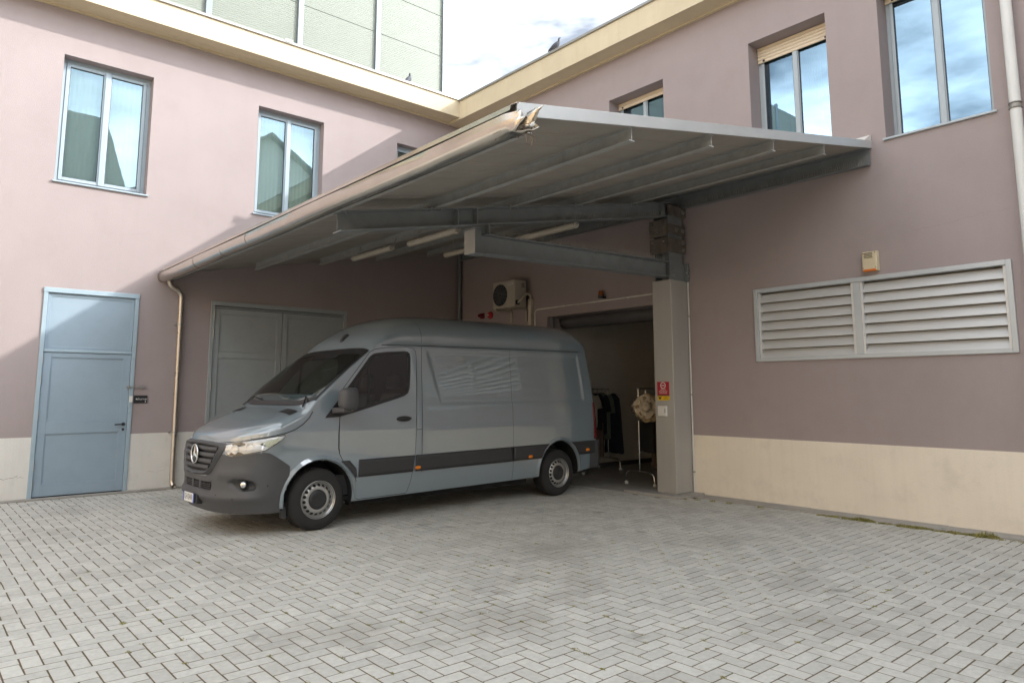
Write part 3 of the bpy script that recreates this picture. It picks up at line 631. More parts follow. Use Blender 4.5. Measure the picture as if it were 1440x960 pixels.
# downpipe on the left wing
dp = thing('downpipe', 'slim galvanised downpipe with swan neck beside the blue door', 'downpipe', (-5.99,-.08,0))
def arc(c, r, a0, a1, n, fn): return [fn(c[0]+r*math.cos(a0+(a1-a0)*k/n), c[1]+r*math.sin(a0+(a1-a0)*k/n)) for k in range(n+1)]
path = [(-6.22,-.12,3.52),(-6.22,-.12,3.46),(-6.205,-.118,3.41),(-6.165,-.112,3.375),(-6.10,-.1,3.345),(-6.05,-.09,3.31),(-6.015,-.083,3.26),(-6.008,-.08,3.20),(-5.985,-.08,.16),(-5.983,-.085,.11),(-5.978,-.105,.07),(-5.965,-.15,.045)]
m = MB(); m.tube(path,.040,16,cap=False); m.build('pipe', M_pipe, dp, smooth=True, solid=.002, fixn=False)
for z in (.93,2.75): 
    m = MB(); m.lathe([(.046,-.014),(.046,.014)],(-6.005+.0077*(3.2-z),-.08,z),(0,0,1),18); m.box(-6.07,-5.93,-.055,-.002,z-.012,z+.012); m.build('bracket', M_bolt, dp)
m = MB(); m.lathe([(.044,-.02),(.046,.0),(.044,.02)],(-6.08,-.095,3.34),(.9,.1,-.35),16); m.build('joint_sleeve', M_pipe, dp)
# grey pipe in the inner corner
cpp = thing('corner_pipe', 'dark grey pipe running down the inner corner behind the van', 'pipe', (-.07,-.09,0))
m = MB(); m.tube([(-.07,-.09,.0),(-.07,-.09,4.75)],.045,16); m.build('pipe', M_gpipe, cpp, smooth=True, angle=40)
for z in (1.5,3.1,4.2): 
    m = MB(); m.lathe([(.052,-.015),(.052,.015)],(-.07,-.09,z),(0,0,1),18); m.build('bracket', M_gpipe, cpp)
# white downpipe on the right wing
wp = thing('downpipe', 'white round downpipe clamped to the right wing past the louver', 'downpipe', (-.12,-10.89,0))
m = MB(); m.tube([(-.11,-10.89,.02),(-.11,-10.89,7.75)],.058,20); m.build('pipe', M_wpipe, wp, smooth=True, angle=40)
for z in (4.86,2.2,7.2):
    m = MB()
    for dz in (-.03,.03): m.tube([(-.11+.064*math.cos(2*math.pi*k/20),-10.89+.064*math.sin(2*math.pi*k/20),z+dz) for k in range(20)],.007,6,closed=True)
    m.box(-.06,-.001,-10.91,-10.87,z-.02,z+.02); m.lathe([(.0605,-.035),(.0605,.035)],(-.11,-10.89,z),(0,0,1),20); m.build('clamp', M_flash, wp)

# ---------------------------------------------------------------- fittings on the walls
# light conduit beside the column and over the garage
cdt = thing('conduit', 'thin white conduit running over the garage opening', 'conduit', (-.03,-4.2,3.2))
m = MB(); m.tube([(-.02,-2.58,2.55),(-.02,-2.58,3.17),(-.02,-2.60,3.215),(-.02,-2.65,3.232),(-.02,-5.868,3.245)],.0125,8); m.build('pipe', M_white, cdt, smooth=True, angle=40)
m = MB()
for y in (-3.4,-4.2,-5.0): m.box(-.036,-.001,y-.012,y+.012,3.222,3.252)
m.build('saddle_clips', M_white, cdt)
cd2 = thing('conduit', 'thin pale conduit running up between column and wall', 'conduit', (-.02,-6.262,.05))
m = MB(); m.tube([(-.02,-6.262,.05),(-.02,-6.262,3.36)],.0125,8); m.build('pipe', M_white, cd2, smooth=True, angle=40)
m = MB()
for z in (.35,1.55,2.8): m.box(-.036,-.001,-6.28,-6.246,z-.012,z+.012)
m.build('saddle_clips', M_bolt, cd2)
# air conditioner
ac = thing('air_conditioner', 'beige air conditioner outdoor unit bracketed high on the wall', 'air conditioner', (-.26,-2.07,3.28))
m = MB(); m.box(-.42,-.11,-2.42,-1.725,3.285,3.835); cs = m.build('casing', M_acbody, ac, bevel=.014, seg=3)
m = MB(); m.box(-.424,-.4205,-2.405,-2.19,3.30,3.82); m.build('front_cover', M_acbody, ac, bevel=.002)
m = MB(); m.lathe([(0,0),(.225,0)],(-.4215,-1.965,3.555),(-1,0,0),32); fan = m.build('fan_opening', M_dark, ac, fixn=False)
m = MB()
for k in range(7): 
    r_ = .03+.032*k; m.tube([(-.426,-1.965+r_*math.cos(2*math.pi*q/28),3.555+r_*math.sin(2*math.pi*q/28)) for q in range(28)],.0032,5,closed=True)
for q in range(14):
    an = 2*math.pi*q/14; m.tube([(-.428,-1.965+.03*math.cos(an),3.555+.03*math.sin(an)),(-.428,-1.965+.225*math.cos(an),3.555+.225*math.sin(an))],.003,4)
m.build('fan_grille', M_gpipe, ac)
m = MB()
for q in range(3):
    an = 2*math.pi*q/3+.4
    m.add([(-.4222,-1.965,3.555),(-.4222,-1.965+.2*math.cos(an),3.555+.2*math.sin(an)),(-.4222,-1.965+.2*math.cos(an+.8),3.555+.2*math.sin(an+.8))],[(0,1,2)])
m.build('fan_blade', M_black, ac, fixn=False)
m = MB(); m.box(-.426,-.4242,-2.375,-2.215,3.735,3.775); bd = m.build('badge', M_white, ac)
m = MB(); m.box(-.4272,-.4262,-2.250,-2.230,3.745,3.766); m.box(-.4272,-.4262,-2.355,-2.262,3.750,3.761); m.build('badge_print', M_gpipe, ac)
m = MB()
for z in (3.76,3.73,3.70): m.box(-.24,-.16,-2.424,-2.4205,z,z+.012)
m.box(-.40,-.30,-2.43,-2.4205,3.33,3.42); m.build('side_vents', M_black, ac)
for y in (-1.86,-2.33):
    m = MB(); m.box(-.46,-.01,y-.018,y+.018,3.248,3.283); m.box(-.035,-.002,y-.018,y+.018,3.02,3.248); m.hull([(-.40,y-.012,3.225),(-.37,y-.012,3.225),(-.37,y+.012,3.225),(-.40,y+.012,3.225)],[(-.40,y-.012,3.247),(-.37,y-.012,3.247),(-.37,y+.012,3.247),(-.40,y+.012,3.247)]); m.build('bracket', M_acbody, ac, bevel=.003)
m = MB(); m.tube([(-.34,-2.425,3.37),(-.33,-2.47,3.40),(-.25,-2.50,3.50),(-.14,-2.50,3.56),(-.06,-2.49,3.53),(-.05,-2.485,3.44)],.022,10); m.build('hose', mat('cream_hose',(.55,.50,.41),.6), ac, smooth=True)
m = MB(); m.box(-.09,-.002,-2.53,-2.44,1.2,3.46); m.build('pipe_trunking', mat('cream_trunking',(.56,.50,.42),.5), ac, bevel=.01, seg=3)
# fire bell and its lamp
bl = thing('alarm_bell', 'round red alarm bell on the wall under the air conditioner', 'bell', (-.04,-1.16,3.16))
m = MB(); m.lathe([(.0,.085),(.03,.083),(.06,.07),(.078,.045),(.082,.02),(.076,.018),(.04,.0)],(-.002,-1.16,3.24),(-1,0,0),24); m.build('dome', M_red, bl, smooth=True)
m = MB(); m.lathe([(0,.1),(.016,.098),(.018,.084)],(-.002,-1.16,3.24),(-1,0,0),12); m.build('nut', M_white, bl)
rl = thing('alarm_lamp', 'dark red alarm lamp beside the alarm bell', 'lamp', (-.05,-.86,3.2))
m = MB(); m.lathe([(.05,0),(.05,.02),(.042,.025),(.042,.09),(.03,.115),(0,.12)],(-.002,-.86,3.25),(-1,0,0),18); m.build('lens', M_dkred, rl, smooth=True, angle=40)
m = MB(); m.box(-.018,-.001,-.93,-.79,3.19,3.31); m.build('base', M_dkred, rl, bevel=.004)
# amber beacon
bc = thing('beacon', 'amber warning beacon with dark base above the garage opening', 'beacon', (-.1,-4.44,3.28))
m = MB(); m.lathe([(0,.0),(.055,.0),(.057,.045),(.05,.05)],(-.1,-4.44,3.275),(0,0,1),18); m.box(-.1,-.001,-4.47,-4.41,3.28,3.31); m.build('base', M_black, bc)
m = MB(); m.lathe([(.05,.05),(.05,.06),(.042,.12),(.034,.135),(0,.14)],(-.1,-4.44,3.275),(0,0,1),18); m.build('dome', mat('amber_dome',(.28,.08,.015),.25), bc, smooth=True, angle=40)
# cream siren box over the louver
sr = thing('siren_box', 'cream alarm siren box with orange strip above the louver', 'siren', (-.05,-9.14,3.16))
m = MB(); m.hull([(-.085,-9.235,3.165),(-.002,-9.245,3.155),(-.002,-9.04,3.155),(-.085,-9.05,3.165)],[(-.075,-9.235,3.42),(-.002,-9.245,3.43),(-.002,-9.04,3.43),(-.075,-9.05,3.42)]); m.build('case', M_beige, sr, bevel=.012, seg=3)
m = MB(); m.box(-.0905,-.04,-9.225,-9.06,3.158,3.186); m.build('strobe_strip', M_orange, sr, bevel=.004)
for r_ in range(4):
    for c_ in range(6):
        m = MB() if (r_==0 and c_==0) else m
        y = -9.185+c_*.018+(r_%2)*.006; z = 3.335+r_*.02; m.box(-.0825+.0005,-.078,y,y+.011,z,z+.009)
m.build('speaker_holes', M_black, sr)
m = MB()
for y,z in ((-9.22,3.40),(-9.065,3.40),(-9.22,3.205),(-9.065,3.205)): m.lathe([(0,.0),(.007,0),(0,.003)],(-.083,y,z),(-1,0,0),8)
m.build('screws', M_black, sr)
# signs and reader box on the column
ps = thing('parking_sign', 'red sign with white bar-in-ring symbol and yellow strip on the column', 'sign', (-.453,-6.04,1.46))
m = MB(); m.box(-.457,-.4515,-6.155,-5.925,1.545,1.752); m.build('red_plate', M_signr, ps)
m = MB(); m.box(-.457,-.4515,-6.155,-5.925,1.462,1.53); m.build('yellow_plate', M_yellow, ps)
m = MB(); m.box(-.4565,-.4515,-6.155,-5.925,1.531,1.544); m.build('black_band', M_black, ps)
fs_ = lambda a,b,h: (-.457-h, -6.04-a, b)
m = MB(); N=36
for k in range(N):
    a0,a1 = 2*math.pi*k/N, 2*math.pi*(k+1)/N
    m.add([fs_(.052*math.cos(a0),1.694+.052*math.sin(a0),.001),fs_(.052*math.cos(a1),1.694+.052*math.sin(a1),.001),fs_(.040*math.cos(a1),1.694+.040*math.sin(a1),.001),fs_(.040*math.cos(a0),1.694+.040*math.sin(a0),.001)],[(0,1,2,3)])
m.add([fs_(-.03,1.687,.001),fs_(.03,1.687,.001),fs_(.03,1.701,.001),fs_(-.03,1.701,.001)],[(0,1,2,3)]); m.build('ring_symbol', M_white, ps, fixn=False)
text_mesh('VIETATO\nPARCHEGGIO\nRIMOZIONE', .026, lambda a,b,h: fs_(a,1.602+b,h), 'lettering', M_white, ps)
text_mesh('AREA\nPRIVATA', .024, lambda a,b,h: fs_(a+.05,1.496+b,h), 'yellow_lettering', M_black, ps)
m = MB(); m.add([fs_(-.085,1.48,.001),fs_(-.045,1.48,.001),fs_(-.045,1.505,.001),fs_(-.03,1.513,.001),fs_(-.035,1.518,.001),(fs_(-.065,1.51,.001)),fs_(-.095,1.518,.001),fs_(-.1,1.513,.001),fs_(-.085,1.505,.001)],[tuple(range(9))]); m.build('tow_symbol', M_black, ps, fixn=False)
rb = thing('reader_box', 'small white wall box under the parking sign on the column', 'wall box', (-.47,-6.03,1.21))
m = MB(); m.box(-.49,-.4515,-6.115,-5.945,1.215,1.375); m.build('case', M_white, rb, bevel=.012, seg=3)
m = MB(); m.box(-.4925,-.4905,-6.108,-6.075,1.225,1.365); m.build('cover_edge', M_white, rb, bevel=.001)
m = MB(); m.box(-.494,-.4926,-6.096,-6.084,1.265,1.335); m.build('lettering_strip', M_gpipe, rb)
# fluorescent fittings under the canopy
FL = [(-3.78,-2.66,3.852,'first','unlit tube fitting hanging nearest the grey double gate'),(-3.75,-4.40,3.838,'','unlit tube fitting hanging between the gate side fitting and the strut post'),(-2.50,-3.60,3.94,'','unlit tube fitting half hidden behind the strut end plate'),(-2.42,-5.45,3.93,'','unlit tube fitting seen above the long strut')]
for (x,y,z,_,lb) in FL:
    t_ = thing('tube_light', lb, 'light fitting', (x,y,z), 'tube lights under the canopy'); L_ = .64
    m = MB(); m.extrude([(-.05,.03),(-.05,.055),(-.035,.075),(.035,.075),(.05,.055),(.05,.03)], lambda a,b,t:(x+a,t,z+b), y-L_, y+L_); m.build('housing', M_acbody, t_, bevel=.004)
    m = MB(); m.extrude([(-.048,.029),(-.042,.010),(-.022,-.004),(.022,-.004),(.042,.010),(.048,.029)], lambda a,b,t:(x+a,t,z+b), y-L_+.01, y+L_-.01); m.build('diffuser', mat('dusty_diffuser',(.50,.46,.38),.35,var=.1), t_, smooth=True, angle=40)
    m = MB(); zt_ = zroof(x)-TH-.01
    for yy in (y-.4,y+.4): m.box(x-.004,x+.004,yy-.01,yy+.01,z+.07,zt_)
    m.build('hanger', M_bolt, t_)
    m = MB(); m.tube([(x,y-L_,z+.05),(x,y-L_-.05,z+.06),(x,y-L_-.09,z+.13),(x,y-L_-.12,z+.17)],.006,6); m.build('cable', M_gpipe, t_)

# ---- body surface of the van, in its own frame: X from the nose back, Y across (near side negative), Z up
def lerp_tab(tab, x):
    if x <= tab[0][0]: return tab[0][1]
    for (a,b),(c,d) in zip(tab, tab[1:]):
        if x <= c: return b+(d-b)*(x-a)/(c-a)
    return tab[-1][1]
def smooth_tab(tab, x):
    """monotone-ish cubic through the table"""
    n = len(tab)
    if x <= tab[0][0]: return tab[0][1]
    if x >= tab[-1][0]: return tab[-1][1]
    k = 0
    while x > tab[k+1][0]: k += 1
    (x0,y0),(x1,y1) = tab[k],tab[k+1]; h = x1-x0; s = (y1-y0)/h
    sp = (tab[k][1]-tab[k-1][1])/(tab[k][0]-tab[k-1][0]) if k>0 else s
    sn = (tab[k+2][1]-tab[k+1][1])/(tab[k+2][0]-tab[k+1][0]) if k+2<n else s
    m0 = 0 if sp*s<=0 else 2*sp*s/(sp+s); m1 = 0 if sn*s<=0 else 2*sn*s/(sn+s)
    t = (x-x0)/h
    return (2*t**3-3*t*t+1)*y0+(t**3-2*t*t+t)*h*m0+(-2*t**3+3*t*t)*y1+(t**3-t*t)*h*m1
XR = 5.97
def plan_point_front(phi):            # phi 0 (nose centre) .. pi/2 (side)
    s, c = math.sin(phi), math.cos(phi)
    return .52-.58*c**(2/2.0), s**(2/3.0) if s>0 else 0.0
PLAN = []                              # (X, half width) along the whole half outline
for k in range(0, 61): PLAN.append(plan_point_front(math.pi/2*(k/60)**1.25))
x = .545
while x < XR-.16: PLAN.append((x, 1.0)); x += .024
for k in range(0, 13):
    a = math.pi/2*k/12; PLAN.append((XR-.15+.15*math.sin(a), .85+.15*math.cos(a)))
for y in (.78,.7,.6,.5,.4,.3,.2,.1,0.0): PLAN.append((XR, y))
ARC = [0.0]
for a,b in zip(PLAN, PLAN[1:]): ARC.append(ARC[-1]+math.hypot(b[0]-a[0], b[1]-a[1]))
H_TAB = [(.25,.955),(.34,.975),(.46,.993),(.60,1.0),(1.05,1.0),(1.30,.994),(1.40,.986),(1.55,.978),(2.00,.935),(2.15,.918),(2.27,.895)]
XP_TAB = [(.26,.06),(.36,.02),(.46,0),(.62,.0),(.74,.01),(.90,.02),(1.02,.045),(1.12,.10)]
XREAR = [(.3,0),(.7,0),(1.3,.02),(1.9,.08),(2.25,.14),(2.6,.2)]
RAKE = .0085                            # unladen stance, tail a little high
def hfac(Z): return smooth_tab(H_TAB, Z)
def sstep(a, b, x):
    t = min(1, max(0, (x-a)/(b-a))); return t*t*(3-2*t)
def recess(X, Z):
    """pressed-in cargo side panel, the waist step and the shoulder crease"""
    xl = 2.56+(2.10-Z)*(.20/.70) if Z<2.1 else 2.56
    e = .022
    a = sstep(xl-e, xl+e, X)*(1-sstep(5.62-e-(Z-1.43)*.10, 5.62+e-(Z-1.43)*.10, X))*sstep(1.42-e, 1.42+e, Z)*(1-sstep(2.13-e, 2.13+e, Z))
    d = .016*a
    if 2.45 < X: d += .006*sstep(1.10, 1.13, Z)*sstep(2.5,2.7,X)
    d += .010*sstep(2.205,2.225,Z)*sstep(1.7,1.9,X)
    return d
def surf(u, Z, off=0.0):
    """point of the near-side skirt at outline length u and height Z, pushed out by off"""
    lo, hi = 0, len(ARC)-1
    u = min(max(u, 0), ARC[-1])
    while hi-lo > 1:
        mid = (lo+hi)//2
        if ARC[mid] <= u: lo = mid
        else: hi = mid
    t = (u-ARC[lo])/(ARC[hi]-ARC[lo]); (xa,ya),(xb,yb) = PLAN[lo],PLAN[hi]
    X = xa+(xb-xa)*t; Y = ya+(yb-ya)*t; tx, ty = xb-xa, yb-ya; L = math.hypot(tx,ty) or 1
    nx, ny = -ty/L, tx/L                      # outward normal of the outline (X, Y)
    f = hfac(Z); fade = 1-sstep(0, .75, X)
    rr = sstep(XR-.5, XR, X)
    Xo = X+smooth_tab(XP_TAB, Z)*fade-smooth_tab(XREAR, Z)*rr
    Yo = Y*f-(recess(X,Z) if Y>.95 else 0)
    return (Xo+nx*off, -(Yo+ny*off), Z+RAKE*(X-1.0))
U1 = None
def uX(X):
    """outline length where the straight side stands at X (X > .55)"""
    for k in range(60, len(PLAN)-1):
        if PLAN[k][0] <= X <= PLAN[k+1][0] and PLAN[k+1][0] > PLAN[k][0]:
            return ARC[k]+(X-PLAN[k][0])
    return ARC[60]
ZT_TAB = [(-.06,1.06),(.0,1.125),(.08,1.175),(.25,1.25),(.50,1.332),(.70,1.39),(.78,1.42),(.92,1.565),(1.10,1.735),(1.35,1.925),(1.60,2.095),(1.66,2.14),(1.80,2.315),(1.95,2.44),(2.12,2.55),(2.35,2.625),(2.7,2.66),(3.4,2.672),(5.0,2.672),(5.35,2.66),(5.6,2.625),(5.75,2.55),(5.85,2.46)]
ZS_TAB = [(-.06,1.035),(.05,1.05),(.2,1.085),(.5,1.15),(.80,1.285),(.92,1.385),(1.0,1.455),(1.68,2.085),(1.76,2.14),(1.95,2.215),(2.2,2.235),(5.3,2.25),(5.6,2.25),(5.8,2.24)]
NE_TAB = [(-.06,2.4),(.3,3.2),(.7,4.0),(.95,6.0),(1.55,6.0),(1.85,3.2),(2.3,2.7),(5.2,2.7),(5.8,2.6)]
def top(u, t, off=0.0):
    """point of bonnet, windscreen and roof: t 0 at the shoulder, 1 on the centre line"""
    S0 = surf(u, 1.0); Xb = S0[0]
    Xk = min(max(Xb if Xb<5.5 else PLAN_X(u), -.06), 5.93)
    zs = smooth_tab(ZS_TAB, Xk); S = surf(u, zs); zt = smooth_tab(ZT_TAB, Xk); n = smooth_tab(NE_TAB, Xk)
    if zt < zs+.004: zt = zs+.004
    w = -S[1]; a = math.pi/2*t; y = w*abs(math.cos(a))**(2/n); z = zs+(zt-zs)*abs(math.sin(a))**(2/n)
    # plan bow of the windscreen and bonnet
    return (S[0], -y, z+off+RAKE*(Xk-1.0))
def PLAN_X(u):
    for k in range(len(ARC)-1):
        if ARC[k] <= u <= ARC[k+1]: 
            t = (u-ARC[k])/max(1e-9,(ARC[k+1]-ARC[k])); return PLAN[k][0]+(PLAN[k+1][0]-PLAN[k][0])*t
    return XR
VTH = math.radians(1.5)
# ================================================================== the van
VO = (-6.77126, -4.12092, 0)
VAN = thing('delivery_van', 'grey blue high roof delivery van parked nose out under the canopy', 'van', VO, rotz=VTH, local=True)
M_paint = mat('grey_blue_paint', (.195,.245,.28), .28, var=.02, vscale=2, coat=1.0)
M_paint.node_tree.nodes['Principled BSDF'].inputs['Coat IOR'].default_value = 2.2
M_plast = mat('dark_grey_plastic', (.068,.069,.073), .55, var=.06, vscale=8, bump=.12, bscale=500)
M_clad  = mat('side_cladding_plastic', (.038,.039,.042), .5, var=.06, vscale=8, bump=.12, bscale=500)
M_trim  = mat('black_trim', (.025,.026,.028), .45, var=.05)
M_tyre  = mat('tyre_rubber', (.022,.021,.021), .8, var=.12, vscale=12)
M_rim   = mat('silver_steel_rim', (.48,.48,.47), .35, metal=.7, var=.06)
M_cglass = glass('van_glass', (.42,.47,.46), .03)
M_wglass = glass('van_windscreen_glass', (.66,.70,.68), .07)
M_lens  = glass('headlamp_lens', (.95,.95,.95), .06)
M_refl  = mat('headlamp_reflector', (.92,.92,.92), .3, metal=.2, var=.02)
M_seat  = mat('seat_fabric', (.10,.10,.10), .85, var=.1)
M_dash  = mat('dashboard', (.035,.035,.037), .7, var=.05)
M_amber = mat('amber_marker', (.75,.22,.01), .3, var=.04)
M_tail  = mat('tail_lens', (.16,.006,.01), .12, var=.1, coat=.6)
M_plate = mat('plate_white', (.78,.78,.76), .4, var=.02)
M_blue  = mat('plate_blue', (.01,.07,.42), .4, var=.02)
SH = uX(1.0)-1.0
FA, RA, AR, AZ = 1.0, 5.035, .455, .365          # axles and wheel arches
# polygon of the cab side window (X, Z): outer edge of its black seal
WIN = [(1.035,1.292),(1.22,1.300),(1.42,1.345),(1.62,1.395),(1.85,1.455),(2.05,1.505),(2.16,1.54),(2.215,1.575),(2.24,1.64),(2.262,1.85),(2.272,2.03),(2.262,2.09),(2.23,2.115),(2.17,2.12),(1.92,2.105),(1.76,2.085),(1.705,2.07),(1.66,2.04),(1.45,1.79),(1.25,1.55)]
BT = [(0,.655),(.30,.66),(.40,.69),(.47,.77),(.58,.915),(.72,.892),(1.09,.938),(1.16,.925),(1.25,.87),(1.37,.79),(1.42,.75)]
def inside(poly, x, z):
    r = False; n = len(poly)
    for i in range(n):
        (x0,z0),(x1,z1) = poly[i],poly[(i+1)%n]
        if (z0>z) != (z1>z) and x < (x1-x0)*(z-z0)/(z1-z0)+x0: r = not r
    return r
def inset(poly, d):
    cx = sum(p[0] for p in poly)/len(poly); cz = sum(p[1] for p in poly)/len(poly); n = len(poly); res = []
    for i in range(n):
        a, b, c = poly[i-1], poly[i], poly[(i+1)%n]
        def nrm(p,q):
            dx,dz = q[0]-p[0], q[1]-p[1]; L = math.hypot(dx,dz); return (-dz/L, dx/L)
        n1, n2 = nrm(a,b), nrm(b,c); bx_, bz = n1[0]+n2[0], n1[1]+n2[1]; L = max(.5, math.hypot(bx_,bz)); s_ = 2*d/(L*L)
        res.append((b[0]+bx_*s_, b[1]+bz*s_))
    return res
WIN_IN = inset(WIN, .034)
def in_arch(X, Z, r):
    return any((X-c)**2+(Z-AZ)**2 < r*r for c in (FA,RA))
# body shell: skirt rows then top rows for every point of the outline
us = ARC; NS, NT = 74, 22
zlow = .285
def zlo(X): return lerp_tab([(-.1,.30),(.5,.30),(1.4,.285),(5.5,.30),(5.97,.37)], X)
colpts = []
for k,u in enumerate(us):
    Xb = PLAN[k][0]; zs = smooth_tab(ZS_TAB, min(Xb,5.85)); z0 = zlo(Xb); col = []
    for j in range(NS): col.append((surf(u, z0+(zs-z0)*j/(NS-1)), Xb, z0+(zs-z0)*j/(NS-1), 's'))
    for j in range(1, NT+1): col.append((top(u, j/NT), Xb, j/NT, 't'))
    colpts.append(col)
m = MB(); R = NS+NT
def keep(k, j):
    a, b = colpts[k][j], colpts[min(k+1,len(us)-1)][min(j+1,R-1)]; X = (a[1]+b[1])/2
    if b[3]=='s' or (a[3]=='s' and b[3]=='s'):
        Z = (a[2]+b[2])/2
        if inside(WIN_IN, X, Z): return False
        if in_arch(X, Z, AR-.012): return False
        if us[k] < 1.30 and Z < lerp_tab(BT, us[k])-.03: return False
        return True
    if a[3]=='t' and .93 < X < 1.595 and a[2] > .30: return False
    return True
for side in (1,-1):
    vs = [(p[0][0], p[0][1]*side, p[0][2]) for c in colpts for p in c]
    fs = []
    for k in range(len(us)-1):
        for j in range(R-1):
            if not keep(k,j): continue
            f = (k*R+j, (k+1)*R+j, (k+1)*R+j+1, k*R+j+1); fs.append(f if side==1 else f[::-1])
    m.add(vs, fs)
body = m.build('body', M_paint, VAN, smooth=True, fixn=False)
bm = bmesh.new(); bm.from_mesh(body.data); bmesh.ops.remove_doubles(bm, verts=bm.verts, dist=.0004)
bmesh.ops.delete(bm, geom=[v for v in bm.verts if not v.link_faces], context='VERTS'); bmesh.ops.recalc_face_normals(bm, faces=bm.faces); bm.to_mesh(body.data); bm.free()
body.data.polygons.foreach_set('use_smooth', [True]*len(body.data.polygons)); body.data.set_sharp_from_angle(angle=rad(38))
def SX(X, Z, off=0): return surf(X+SH, Z, off)
def poly_patch(m, poly, off, nx=40, nz=10, fn=SX, side=1):
    """patch over an x-monotone outline, following the body"""
    xs = sorted({p[0] for p in poly}); lo, hi = xs[0], xs[-1]; cols = sorted(set(xs+[lo+(hi-lo)*k/nx for k in range(nx+1)]))
    rows = []
    for x in cols:
        x_ = min(max(x, lo+1e-5), hi-1e-5); zz = []
        for i in range(len(poly)):
            (x0,z0),(x1,z1) = poly[i],poly[(i+1)%len(poly)]
            if (x0>x_) != (x1>x_): zz.append(z0+(z1-z0)*(x_-x0)/(x1-x0))
        a, b = min(zz), max(zz); rows.append([(lambda q:(q[0],q[1]*side,q[2]))(fn(x, a+(b-a)*j/nz, off)) for j in range(nz+1)])
    return m.grid(rows)
def ring(m, outer, inner, off, fn=SX, side=1, off2=None):
    o = [fn(x,z,off) for x,z in outer]; i = [fn(x,z,off if off2 is None else off2) for x,z in inner]; n = len(o)
    m.add([(p[0],p[1]*side,p[2]) for p in o+i], [(k,(k+1)%n,n+(k+1)%n,n+k) for k in range(n)])
def dense(poly, step=.04, closed=True):
    r = []; n = len(poly)
    for i in range(n if closed else n-1):
        a, b = poly[i], poly[(i+1)%n]; L = math.hypot(b[0]-a[0], b[1]-a[1]); q = max(1, int(L/step))
        r += [(a[0]+(b[0]-a[0])*t/q, a[1]+(b[1]-a[1])*t/q) for t in range(q)]
    return r if closed else r+[poly[-1]]
def ribbon(m, pts, wid, off, fn=SX, side=1):
    P = dense(pts, .03, False); L_, R_2 = [], []
    for i,p in enumerate(P):
        a, b = P[max(0,i-1)], P[min(len(P)-1,i+1)]; dx, dz = b[0]-a[0], b[1]-a[1]; l = math.hypot(dx,dz) or 1
        L_.append(fn(p[0]-dz/l*wid/2, p[1]+dx/l*wid/2, off)); R_2.append(fn(p[0]+dz/l*wid/2, p[1]-dx/l*wid/2, off))
    m.grid([[(q[0],q[1]*side,q[2]) for q in L_],[(q[0],q[1]*side,q[2]) for q in R_2]])
